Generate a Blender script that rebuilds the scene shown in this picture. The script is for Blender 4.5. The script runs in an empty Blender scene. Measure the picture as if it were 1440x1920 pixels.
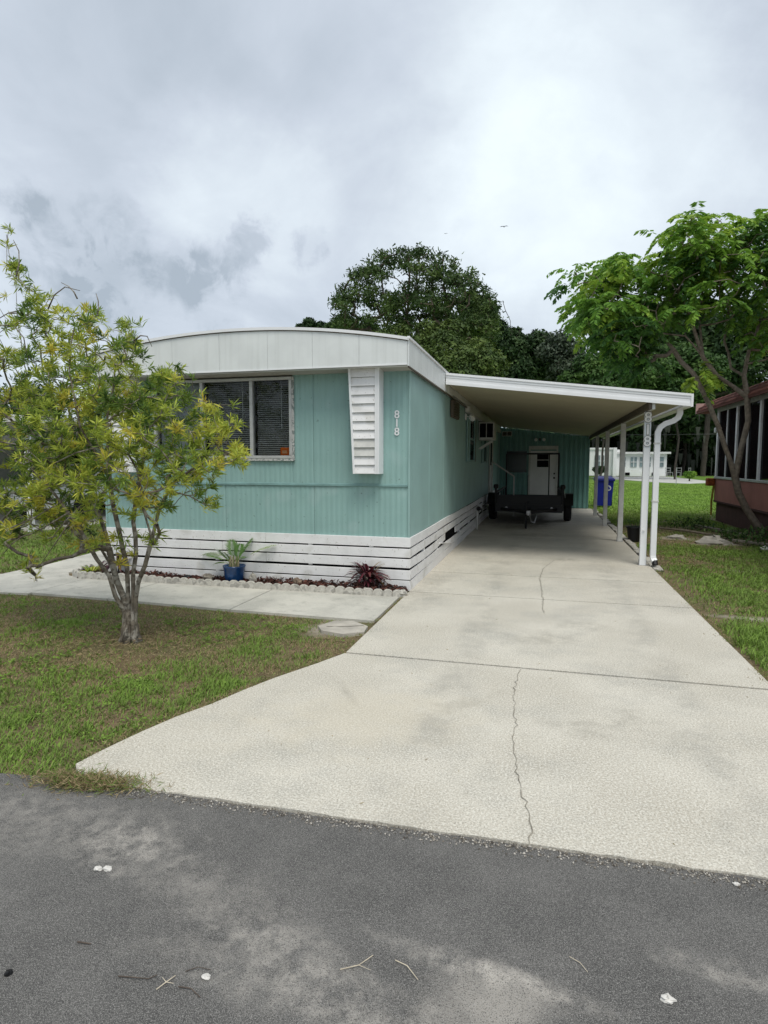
import bpy, math, random
import numpy as np
from mathutils import Vector, Matrix
random.seed(7); rng = np.random.default_rng(11)
S = bpy.context.scene; COL = S.collection
# ------------------------------------------------------------------ camera
F, CX, CY, H = 1126., 720., 960., 1.5
VY = np.array([300, 94, F]); VY /= np.linalg.norm(VY)
VX = np.array([4260, -102, -F]); VX -= VX.dot(VY)*VY; VX /= np.linalg.norm(VX)
VZ = np.cross(VY, VX); VZ = VZ if VZ[1] > 0 else -VZ
RM = np.array([VX, VY, VZ])
cam = bpy.data.objects.new('camera', bpy.data.cameras.new('camera')); COL.objects.link(cam)
cam.data.sensor_fit = 'VERTICAL'; cam.data.sensor_height = 36; cam.data.lens = F/1920*36
cam.data.clip_start = 0.05; cam.data.clip_end = 2000
rx, ry, rz = RM @ [1, 0, 0], RM @ [0, 1, 0], RM @ [0, 0, -1]
cam.matrix_world = Matrix(((rx[0], ry[0], rz[0], 0), (rx[1], ry[1], rz[1], 0), (rx[2], ry[2], rz[2], H), (0, 0, 0, 1)))
S.camera = cam
def at(px, py, Y):
    r = RM @ np.array([px-CX, CY-py, F]); t = Y/r[1]
    return np.array([r[0]*t, Y, H+r[2]*t])
def raydir(px, py):
    r = RM @ np.array([px-CX, CY-py, F]); return r/np.linalg.norm(r)
# ------------------------------------------------------------------ world and sun
SUN_EL, SUN_AZ = math.radians(62), math.radians(150)
W = bpy.data.worlds.new('World'); S.world = W; W.use_nodes = True
nt = W.node_tree; nt.nodes.clear()
def N(t, typ, **k):
    n = t.nodes.new(typ)
    for a, v in k.items():
        if a.startswith('i_'):
            key = a[2:]; key = int(key) if key.isdigit() else key.replace('_', ' ')
            n.inputs[key].default_value = v
        else: setattr(n, a, v)
    return n
def L(t, a, b): t.links.new(a, b)
out = N(nt, 'ShaderNodeOutputWorld'); bg = N(nt, 'ShaderNodeBackground', i_Strength=1.0); L(nt, bg.outputs[0], out.inputs[0])
sky = N(nt, 'ShaderNodeTexSky', sky_type='NISHITA', sun_disc=False, sun_elevation=SUN_EL, sun_rotation=SUN_AZ)
skys = N(nt, 'ShaderNodeVectorMath', operation='SCALE'); L(nt, sky.outputs[0], skys.inputs[0]); skys.inputs['Scale'].default_value = 0.09
tc = N(nt, 'ShaderNodeTexCoord'); sep = N(nt, 'ShaderNodeSeparateXYZ'); L(nt, tc.outputs['Generated'], sep.inputs[0])
def M(t, op, a, b=None, c=None, clamp=False):
    n = N(t, 'ShaderNodeMath', operation=op, use_clamp=clamp)
    for i, v in enumerate((a, b, c)):
        if v is None: continue
        if isinstance(v, (int, float)): n.inputs[i].default_value = v
        else: L(t, v, n.inputs[i])
    return n.outputs[0]
zc = M(nt, 'MAXIMUM', sep.outputs[2], 0.0); zz = M(nt, 'ADD', zc, 0.32)
comb = N(nt, 'ShaderNodeCombineXYZ'); L(nt, M(nt, 'DIVIDE', sep.outputs[0], zz), comb.inputs[0]); L(nt, M(nt, 'DIVIDE', sep.outputs[1], zz), comb.inputs[1])
n1 = N(nt, 'ShaderNodeTexNoise', i_Scale=1.05, i_Detail=8.0, i_Roughness=0.55, i_Distortion=0.6); L(nt, comb.outputs[0], n1.inputs['Vector'])
n2 = N(nt, 'ShaderNodeTexNoise', i_Scale=4.2, i_Detail=7.0, i_Roughness=0.55, i_Distortion=0.5); L(nt, comb.outputs[0], n2.inputs['Vector'])
def spot(px, py, rad, dist=0.06):
    d = raydir(px, py)
    nz = N(nt, 'ShaderNodeTexNoise', i_Scale=7.0, i_Detail=9.0, i_Roughness=.62); L(nt, tc.outputs['Generated'], nz.inputs['Vector'])
    sub = N(nt, 'ShaderNodeVectorMath', operation='SUBTRACT'); L(nt, nz.outputs['Color'], sub.inputs[0]); sub.inputs[1].default_value = (.5, .5, .5)
    sc = N(nt, 'ShaderNodeVectorMath', operation='SCALE'); L(nt, sub.outputs[0], sc.inputs[0]); sc.inputs['Scale'].default_value = dist*3
    ad = N(nt, 'ShaderNodeVectorMath', operation='ADD'); L(nt, tc.outputs['Generated'], ad.inputs[0]); L(nt, sc.outputs[0], ad.inputs[1])
    ds = N(nt, 'ShaderNodeVectorMath', operation='DISTANCE'); L(nt, ad.outputs[0], ds.inputs[0]); ds.inputs[1].default_value = tuple(d)
    mr = N(nt, 'ShaderNodeMapRange', interpolation_type='SMOOTHSTEP'); L(nt, ds.outputs['Value'], mr.inputs[0])
    mr.inputs[1].default_value = rad*1.2; mr.inputs[2].default_value = rad*0.5; mr.inputs[3].default_value = 0; mr.inputs[4].default_value = 1
    if rad > .12: return mr.outputs[0]
    nb = N(nt, 'ShaderNodeTexNoise', i_Scale=16.0, i_Detail=8.0, i_Roughness=.6, i_Distortion=.6); L(nt, tc.outputs['Generated'], nb.inputs['Vector'])
    m2 = N(nt, 'ShaderNodeMapRange', interpolation_type='SMOOTHSTEP'); L(nt, nb.outputs[0], m2.inputs[0]); m2.inputs[1].default_value = .40; m2.inputs[2].default_value = .60; m2.inputs[3].default_value = .25
    return M(nt, 'MULTIPLY', mr.outputs[0], m2.outputs[0])
lum = M(nt, 'MULTIPLY_ADD', n1.outputs[0], 0.8, 0.16)
lum = M(nt, 'MULTIPLY_ADD', n2.outputs[0], 0.18, lum)
for (px, py, rad, amt, ds_) in ((385, 515, .075, -.24, .06), (480, 430, .045, -.2, .07), (150, 480, .10, -.14, .10), (590, 465, .03, -.14, .06), (30, 395, .05, -.16, .08), (205, 535, .06, -.18, .08), (345, 440, .05, -.1, .08),
                                (450, 395, .15, .13, .05), (1090, 290, .24, .14, .06), (820, 250, .3, .05, .08), (1350, 60, .22, -.08, .08), (330, 130, .35, -.07, .08), (1400, 330, .15, .03, .05), (100, 560, .2, .05, .05)):
    lum = M(nt, 'MULTIPLY_ADD', spot(px, py, rad, ds_), amt, lum)
ramp = N(nt, 'ShaderNodeValToRGB'); L(nt, lum, ramp.inputs[0])
ramp.color_ramp.elements[0].position = 0.40; ramp.color_ramp.elements[0].color = (.29, .335, .385, 1)
ramp.color_ramp.elements[1].position = 0.92; ramp.color_ramp.elements[1].color = (.67, .735, .765, 1)
e = ramp.color_ramp.elements.new(0.62); e.color = (.43, .475, .535, 1)
mx = N(nt, 'ShaderNodeMix', data_type='RGBA', i_0=0.93); L(nt, skys.outputs[0], mx.inputs[6]); L(nt, ramp.outputs[0], mx.inputs[7]); L(nt, mx.outputs[2], bg.inputs[0])
sun = bpy.data.objects.new('sun', bpy.data.lights.new('sun', 'SUN')); COL.objects.link(sun)
sun.data.energy = 1.5; sun.data.angle = math.radians(28); sun.data.color = (1, .95, .86)
sd = Vector((math.sin(SUN_AZ)*math.cos(SUN_EL), math.cos(SUN_AZ)*math.cos(SUN_EL), math.sin(SUN_EL)))
sun.rotation_euler = sd.to_track_quat('Z', 'Y').to_euler()
S.view_settings.view_transform = 'Standard'; S.view_settings.look = 'None'; S.view_settings.exposure = 0.60; S.view_settings.gamma = 1
# ------------------------------------------------------------------ materials
MATS = {}
def mat(name, col, rough=.6, var=.12, scale=6., bump=0., bscale=60., metal=0., streak=0., streakcol=None, speck=None, spec=.4, attr=None, trans=0.):
    m = bpy.data.materials.new(name); m.use_nodes = True; t = m.node_tree; MATS[name] = m
    b = t.nodes['Principled BSDF']; b.inputs['Roughness'].default_value = rough; b.inputs['Metallic'].default_value = metal
    b.inputs['Specular IOR Level'].default_value = spec
    co = N(t, 'ShaderNodeTexCoord').outputs['Object']
    nz = N(t, 'ShaderNodeTexNoise', i_Scale=scale, i_Detail=5.0); L(t, co, nz.inputs['Vector'])
    c1 = tuple(max(0, c*(1-var)) for c in col)+(1,); c2 = tuple(min(1, c*(1+var)) for c in col)+(1,)
    r = N(t, 'ShaderNodeValToRGB'); L(t, nz.outputs[0], r.inputs[0]); r.color_ramp.elements[0].position = .3; r.color_ramp.elements[1].position = .7
    r.color_ramp.elements[0].color = c1; r.color_ramp.elements[1].color = c2; cur = r.outputs[0]
    def mixin(fac, colr, cur):
        x = N(t, 'ShaderNodeMix', data_type='RGBA'); L(t, fac, x.inputs[0]); L(t, cur, x.inputs[6])
        if isinstance(colr, tuple): x.inputs[7].default_value = colr+(1,)
        else: L(t, colr, x.inputs[7])
        return x.outputs[2]
    if streak:
        mp = N(t, 'ShaderNodeMapping'); L(t, co, mp.inputs[0]); mp.inputs['Scale'].default_value = (14, 14, .7)
        ns = N(t, 'ShaderNodeTexNoise', i_Scale=1.0, i_Detail=5.0, i_Roughness=.6); L(t, mp.outputs[0], ns.inputs['Vector'])
        f = M(t, 'MULTIPLY', M(t, 'SUBTRACT', ns.outputs[0], .5, clamp=True), streak*3, clamp=True)
        cur = mixin(f, streakcol or tuple(c*.45 for c in col), cur)
    if speck:
        for (sc, th, wd, scol, amt) in speck:
            v = N(t, 'ShaderNodeTexNoise', i_Scale=sc, i_Detail=1.5); L(t, co, v.inputs['Vector'])
            f = M(t, 'MULTIPLY', M(t, 'DIVIDE', M(t, 'SUBTRACT', v.outputs[0], th), wd, clamp=True), amt)
            cur = mixin(f, scol, cur)
    if attr:   # attr = list of colours picked by the per-face 'tone' attribute
        a = N(t, 'ShaderNodeAttribute', attribute_name='tone'); rr = N(t, 'ShaderNodeValToRGB'); L(t, a.outputs['Fac'], rr.inputs[0])
        el = rr.color_ramp.elements
        while len(el) < len(attr): el.new(.5)
        for i, c in enumerate(attr): el[i].position = i/(len(attr)-1); el[i].color = tuple(c)+(1,)
        cur = rr.outputs[0]
    L(t, cur, b.inputs['Base Color'])
    if bump:
        nb = N(t, 'ShaderNodeTexNoise', i_Scale=bscale, i_Detail=4.0); L(t, co, nb.inputs['Vector'])
        bn = N(t, 'ShaderNodeBump', i_Strength=bump, i_Distance=.01); L(t, nb.outputs[0], bn.inputs['Height']); L(t, bn.outputs[0], b.inputs['Normal'])
    if trans:
        tr = N(t, 'ShaderNodeBsdfTranslucent'); L(t, cur, tr.inputs[0]); ms = N(t, 'ShaderNodeMixShader', i_0=trans)
        L(t, b.outputs[0], ms.inputs[1]); L(t, tr.outputs[0], ms.inputs[2]); L(t, ms.outputs[0], t.nodes['Material Output'].inputs[0])
    return m
teal = mat('teal_siding', (.265, .425, .402), .5, .06, 3, .12, 25, streak=.34, streakcol=(.15, .27, .26), speck=[(2.4, .60, .07, (.33, .47, .455), .5), (26, .70, .03, (.12, .17, .15), .6)])
tealside = mat('teal_siding_side', (.275, .425, .404), .5, .08, 2, .12, 25, streak=.3, streakcol=(.30, .44, .42))
tealshed = mat('teal_shed_metal', (.16, .34, .31), .4, .08, 3, .05, 20, streak=.2)
tealtrim = mat('teal_trim', (.21, .35, .34), .5, .12, 6, .2, 30)
white = mat('white_painted_wood', (.78, .78, .78), .55, .06, 5, .2, 40, streak=.2, streakcol=(.5, .5, .47), speck=[(4, .60, .1, (.55, .54, .5), .5), (40, .68, .03, (.35, .33, .28), .5)])
fasc = mat('aged_white_metal', (.71, .74, .73), .45, .05, 4, .06, 20, streak=.35, streakcol=(.44, .46, .44))
cap = mat('white_metal', (.8, .81, .82), .35, .03, 4)
dullwhite = mat('weathered_white_metal', (.6, .6, .57), .45, .12, 9, .1, 30, streak=.3)
soff = mat('soffit_grey', (.42, .41, .38), .7, .08, 5)
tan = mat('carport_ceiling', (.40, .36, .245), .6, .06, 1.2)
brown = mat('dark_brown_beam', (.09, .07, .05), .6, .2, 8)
black = mat('black_paint', (.005, .005, .0055), .5, .3, 8)
rubber = mat('rubber', (.018, .018, .018), .85, .2, 20)
dark = mat('dark_void', (.008, .008, .009), .95, .1, 5, spec=.1)  # near-black colour standing in for unlit insides and openings
steel = mat('galvanised_steel', (.45, .45, .45), .4, .15, 12, metal=.7)
rooftop = mat('white_roof_coating', (.7, .71, .71), .6, .08, 3)
alu = mat('aluminium_frame', (.5, .51, .5), .4, .12, 12, metal=.3)
slatm = mat('blind_slat', (.5, .5, .48), .6, .05, 5)
curtain = mat('pale_curtain', (.5, .53, .55), .8, .1, 3)
orange = mat('orange_plastic', (.9, .17, .02), .4, .1, 30)
bluepot = mat('blue_glaze', (.008, .045, .14), .18, .25, 14, spec=.6)
bluebin = mat('blue_plastic', (.01, .018, .25), .4, .1, 5)
mulch = mat('red_mulch', (.1, .03, .022), .9, .5, 30, attr=[(.025, .014, .011), (.075, .03, .022), (.14, .055, .04)])
edgem = mat('cast_concrete', (.5, .48, .43), .9, .2, 14, .6, 70, speck=[(14, .54, .08, (.16, .155, .14), .6)])
bark = mat('grey_bark', (.17, .145, .11), .9, .4, 16, 1.0, 60, speck=[(13, .5, .08, (.38, .36, .31), .6), (28, .56, .06, (.07, .055, .04), .7)])
bark2 = mat('brown_bark', (.20, .165, .125), .9, .35, 14, 1.0, 45, speck=[(11, .55, .06, (.27, .23, .18), .5)])
barkd = mat('dark_bark', (.06, .05, .042), .95, .3, 6, .5, 20)
foam = mat('pine_bark', (.11, .085, .065), .95, .3, 6, .5, 20)
rock = mat('pale_rock', (.36, .34, .30), .9, .2, 9, .8, 30)
sand = mat('pale_sand', (.42, .39, .34), .95, .22, 6, .4, 60)
wood = mat('grey_weathered_wood', (.26, .23, .19), .9, .3, 12, .6, 40)
pinkw = mat('dusty_red_siding', (.38, .165, .135), .75, .1, 3, .15, 30, streak=.2)
pinkd = mat('dark_red_skirting', (.085, .04, .035), .85, .2, 5, .2, 30)
redroof = mat('red_shingle', (.21, .075, .055), .9, .3, 12, .5, 40, attr=[(.12, .045, .035), (.22, .08, .06), (.3, .13, .1)])
farwhite = mat('far_white_siding', (.82, .83, .84), .6, .03, 2)
carpaint = mat('white_car_paint', (.75, .76, .77), .2, .02, 3, spec=.6)
neigh = mat('grey_siding', (.35, .36, .35), .7, .1, 3)
twig = mat('dry_twig', (.5, .44, .34), .9, .25, 30)
twigd = mat('dark_twig', (.09, .07, .055), .9, .3, 30)
chip = mat('white_stone', (.62, .6, .56), .8, .1, 30)
frondg = mat('palm_green', (.09, .16, .03), .5, .3, 5, attr=[(.04, .10, .025), (.09, .19, .035), (.24, .36, .06)], trans=.25)
redleaf = mat('burgundy_leaf', (.1, .02, .025), .4, .3, 5, attr=[(.03, .012, .015), (.11, .018, .03), (.16, .05, .04), (.28, .22, .10)], trans=.1)
lefty = mat('narrow_leaf', (.2, .25, .04), .55, .2, 5, attr=[(.06, .12, .025), (.17, .27, .045), (.40, .48, .07), (.56, .58, .09), (.60, .48, .07)], trans=.3, spec=.3)
leafR = mat('compound_leaf', (.08, .2, .04), .5, .2, 5, attr=[(.045, .115, .03), (.10, .22, .035), (.20, .36, .045), (.36, .5, .07)], trans=.4, spec=.3)
leafD = mat('dark_leaf', (.04, .08, .03), .6, .2, 5, attr=[(.015, .036, .015), (.04, .08, .026), (.085, .135, .04)], trans=.12, spec=.25)
leafM = mat('mid_leaf', (.08, .14, .03), .6, .2, 5, attr=[(.02, .05, .015), (.05, .11, .022), (.09, .16, .035)], trans=.2, spec=.25)
leafP = mat('pine_needles', (.09, .12, .03), .6, .2, 5, attr=[(.025, .055, .018), (.065, .11, .03), (.13, .19, .04)], trans=.15, spec=.25)
leafO = mat('olive_leaf', (.11, .14, .03), .6, .2, 5, attr=[(.025, .05, .015), (.07, .115, .025), (.14, .19, .04)], trans=.15, spec=.25)
moss = mat('grey_moss', (.16, .17, .14), .95, .2, 5, attr=[(.03, .035, .028), (.075, .08, .065)])
grassm = mat('grass_blades', (.1, .2, .03), .6, .2, 5, attr=[(.25, .18, .10), (.42, .34, .19), (.19, .22, .07), (.16, .25, .055), (.26, .41, .07)], trans=.25, spec=.2)
glassm = bpy.data.materials.new('dark_glass'); glassm.use_nodes = True
def mkglass(m, tint, refl):
    t = m.node_tree; t.nodes.clear(); o = N(t, 'ShaderNodeOutputMaterial'); a = N(t, 'ShaderNodeBsdfTransparent'); a.inputs[0].default_value = tint+(1,)
    g = N(t, 'ShaderNodeBsdfGlossy'); g.inputs['Roughness'].default_value = .03; x = N(t, 'ShaderNodeMixShader'); fr = N(t, 'ShaderNodeFresnel', i_IOR=1.45)
    L(t, M(t, 'MULTIPLY_ADD', fr.outputs[0], .45, refl), x.inputs[0]); L(t, a.outputs[0], x.inputs[1]); L(t, g.outputs[0], x.inputs[2]); L(t, x.outputs[0], o.inputs[0])
mkglass(glassm, (.78, .8, .8), .0)
screenm = bpy.data.materials.new('dark_screen'); screenm.use_nodes = True; 
def mkscreen(m):
    t = m.node_tree; t.nodes.clear(); o = N(t, 'ShaderNodeOutputMaterial'); a = N(t, 'ShaderNodeBsdfTransparent'); d = N(t, 'ShaderNodeBsdfDiffuse'); d.inputs[0].default_value = (.012, .012, .013, 1)
    x = N(t, 'ShaderNodeMixShader', i_0=.6); L(t, a.outputs[0], x.inputs[1]); L(t, d.outputs[0], x.inputs[2]); L(t, x.outputs[0], o.inputs[0])
mkscreen(screenm)

# concrete and asphalt, with their own stains
def groundmat(name, build):
    m = bpy.data.materials.new(name); m.use_nodes = True; t = m.node_tree; b = t.nodes['Principled BSDF']
    b.inputs['Roughness'].default_value = .9; b.inputs['Specular IOR Level'].default_value = .25
    co = N(t, 'ShaderNodeTexCoord').outputs['Object']
    def noise(sc, det=3., rough=.5): n = N(t, 'ShaderNodeTexNoise', i_Scale=sc, i_Detail=det, i_Roughness=rough); L(t, co, n.inputs['Vector']); return n.outputs[0]
    def mix(f, a, c):
        x = N(t, 'ShaderNodeMix', data_type='RGBA')
        for i, v in ((0, f), (6, a), (7, c)):
            if isinstance(v, tuple): x.inputs[i].default_value = v+(1,)
            elif isinstance(v, float): x.inputs[i].default_value = v
            else: L(t, v, x.inputs[i])
        return x.outputs[2]
    def step(v, lo, hi):
        mr = N(t, 'ShaderNodeMapRange', interpolation_type='SMOOTHSTEP'); L(t, v, mr.inputs[0]); mr.inputs[1].default_value = lo; mr.inputs[2].default_value = hi; return mr.outputs[0]
    def blob(x, y, r1, r2, ang=0., warp=.5, wsc=6.):
        mp = N(t, 'ShaderNodeMapping', vector_type='TEXTURE'); mp.inputs['Location'].default_value = (x, y, 0); mp.inputs['Rotation'].default_value = (0, 0, ang); mp.inputs['Scale'].default_value = (r1, r2, 1)
        nw = N(t, 'ShaderNodeTexNoise', i_Scale=wsc, i_Detail=4.0); L(t, co, nw.inputs['Vector'])
        L(t, co, mp.inputs[0]); ln = N(t, 'ShaderNodeVectorMath', operation='LENGTH'); L(t, mp.outputs[0], ln.inputs[0])
        v = M(t, 'MULTIPLY_ADD', M(t, 'SUBTRACT', nw.outputs[0], .5), warp*3, ln.outputs['Value'])
        mr = N(t, 'ShaderNodeMapRange', interpolation_type='SMOOTHSTEP'); L(t, v, mr.inputs[0]); mr.inputs[1].default_value = 1.25; mr.inputs[2].default_value = .1; return mr.outputs[0]
    build(t, b, noise, mix, step, blob, co); return m
def bconc(t, b, noise, mix, step, blob, co):
    c = mix(step(noise(1.4, 4.), .3, .7), (.475, .438, .365), (.58, .543, .465))
    c = mix(M(t, 'MULTIPLY', step(noise(1.3, 7., .7), .45, .72), .7), c, (.33, .32, .285))
    v = N(t, 'ShaderNodeTexVoronoi', feature='DISTANCE_TO_EDGE', i_Scale=62.0); L(t, co, v.inputs['Vector'])
    c = mix(M(t, 'MULTIPLY', step(noise(88., 2.5, .75), .46, .58), .6), c, (.76, .74, .66))
    c = mix(M(t, 'MULTIPLY', step(noise(125., 2.5, .75), .53, .62), .65), c, (.22, .205, .165))
    c = mix(M(t, 'MULTIPLY', step(v.outputs[0], .05, .0), .25), c, (.3, .28, .23))
    for a in ((.35, 9.55, .28, .2, 0., .3), (-.1, 12.6, .8, .35, .3, .6), (-.35, 14.5, 1.2, 1.0, 0., .5), (1., 11.3, .15, .05, 0., .5), (-.5, 3.55, .35, .12, .9, 1.), (.2, 3.45, .3, .16, 0., 1.), (.55, 3.7, .2, .12, 0., 1.), (-1.2, 3.6, .04, .3, .6, .6), (.0, 5.2, .4, .2, .3, 1.), (-1.3, 6.8, .25, 1.2, 0., .8), (.35, 5.7, .3, .2, 0., 1.), (-.45, 15.8, .9, 1.6, 0, .5)):
        c = mix(M(t, 'MULTIPLY', M(t, 'MULTIPLY', blob(*a), step(noise(9., 8., .75), .35, .6)), .52 if a[1] > 8 else .3), c, (.22, .205, .17))
    c = mix(M(t, 'MULTIPLY', blob(-1., 3.3, .8, .5, .6, .6), .35), c, (.60, .54, .42))
    sp = N(t, 'ShaderNodeSeparateXYZ'); L(t, co, sp.inputs[0])
    for xt in (-.55, .85):   # tyre-worn tracks
        dx = M(t, 'ABSOLUTE', M(t, 'SUBTRACT', sp.outputs[0], xt)); tk = step(dx, .22, .05)
        c = mix(M(t, 'MULTIPLY', M(t, 'MULTIPLY', tk, step(noise(2.5, 6., .7), .42, .68)), .38), c, (.27, .26, .23))
    L(t, c, b.inputs['Base Color']); bn = N(t, 'ShaderNodeBump', i_Strength=.5, i_Distance=.006); L(t, noise(80., 3., .7), bn.inputs['Height']); L(t, bn.outputs[0], b.inputs['Normal'])
conc = groundmat('shell_concrete', bconc)
def bwalk(t, b, noise, mix, step, blob, co):
    c = mix(step(noise(1.8, 5., .6), .35, .7), (.56, .54, .48), (.42, .41, .365))
    c = mix(M(t, 'MULTIPLY', step(noise(5., 6., .7), .5, .7), .5), c, (.27, .265, .23))
    c = mix(M(t, 'MULTIPLY', step(noise(90., 2.), .5, .65), .25), c, (.7, .68, .62))
    L(t, c, b.inputs['Base Color']); bn = N(t, 'ShaderNodeBump', i_Strength=.3, i_Distance=.006); L(t, noise(60., 3., .7), bn.inputs['Height']); L(t, bn.outputs[0], b.inputs['Normal'])
walkm = groundmat('smooth_concrete', bwalk)
def basph(t, b, noise, mix, step, blob, co):
    c = mix(step(noise(2.2, 7., .65), .35, .65), (.078, .076, .073), (.12, .116, .11))
    for (x, y, r1, r2, a, w, am) in ((-1.55, 1.92, .30, .2, .1, .5, .55), (-1.15, 1.78, .55, .2, -.3, .6, .3), (-.75, 1.62, .35, .12, -.2, .6, .5), (-.12, 1.68, .4, .07, -.12, .5, .85), (-.1, 1.57, .2, .16, .3, .6, .6), (.62, 1.85, .35, .08, -.15, .6, .45), (-1.9, 1.95, .7, .3, .2, .6, .3), (-.4, 1.45, .9, .15, -.1, .6, .5), (-2.4, 2.0, .5, .2, .2, .6, .25)):
        c = mix(M(t, 'MULTIPLY', blob(x, y, r1, r2*.95, a, w*.6, 9.), min(1., am*1.1)), c, (.42, .39, .345)) if r1 < .25 else mix(M(t, 'MULTIPLY', M(t, 'MULTIPLY', blob(x, y, r1*.9, r2*.8, a, w*.8, 14.), step(noise(11., 9., .8), .36, .62)), min(1., am*1.2)), c, (.44, .41, .365))
    c = mix(M(t, 'MULTIPLY', step(noise(330., 2.5, .8), .50, .60), .62), c, (.33, .32, .30))
    c = mix(M(t, 'MULTIPLY', step(noise(250., 2., .8), .54, .62), .7), c, (.022, .022, .022))
    c = mix(M(t, 'MULTIPLY', step(noise(420., 1., .5), .66, .72), .8), c, (.55, .54, .5))
    L(t, c, b.inputs['Base Color']); bn = N(t, 'ShaderNodeBump', i_Strength=.7, i_Distance=.004); L(t, noise(170., 3., .7), bn.inputs['Height']); L(t, bn.outputs[0], b.inputs['Normal'])
asph = groundmat('aged_asphalt', basph)
def bsoil(t, b, noise, mix, step, blob, co):
    c = mix(step(noise(1.2, 5., .6), .38, .62), (.20, .145, .085), (.13, .125, .055))
    c = mix(M(t, 'MULTIPLY', step(noise(14., 5., .7), .45, .65), .6), c, (.06, .04, .025))
    c = mix(M(t, 'MULTIPLY', step(noise(60., 3., .7), .55, .65), .6), c, (.28, .22, .13))
    sp = N(t, 'ShaderNodeSeparateXYZ'); L(t, co, sp.inputs[0])
    far = step(sp.outputs[1], 15., 24.); g = mix(step(noise(.5, 6., .7), .35, .65), (.085, .17, .02), (.15, .25, .035))
    g = mix(M(t, 'MULTIPLY', step(noise(8., 5., .7), .5, .7), .5), g, (.05, .10, .02)); c = mix(far, c, g)
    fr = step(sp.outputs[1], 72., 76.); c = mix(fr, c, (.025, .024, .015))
    for (x, y, r1, r2, a) in ((2.6, 13.1, .5, .32, 0.), (3.2, 12.4, .55, .28, .3), (2.1, 6.5, .5, .12, -.1), (2.5, 6.2, .5, .1, 0.), (-1.9, 5.1, .3, .3, 0.), (2.7, 9.4, .2, .1, 0.)):
        c = mix(M(t, 'MULTIPLY', blob(x, y, r1, r2, a, .35), .85), c, (.40, .36, .30))
    L(t, c, b.inputs['Base Color']); bn = N(t, 'ShaderNodeBump', i_Strength=.9, i_Distance=.02); L(t, noise(30., 5., .7), bn.inputs['Height']); L(t, bn.outputs[0], b.inputs['Normal'])
soil = groundmat('thatch_soil', bsoil)
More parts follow.
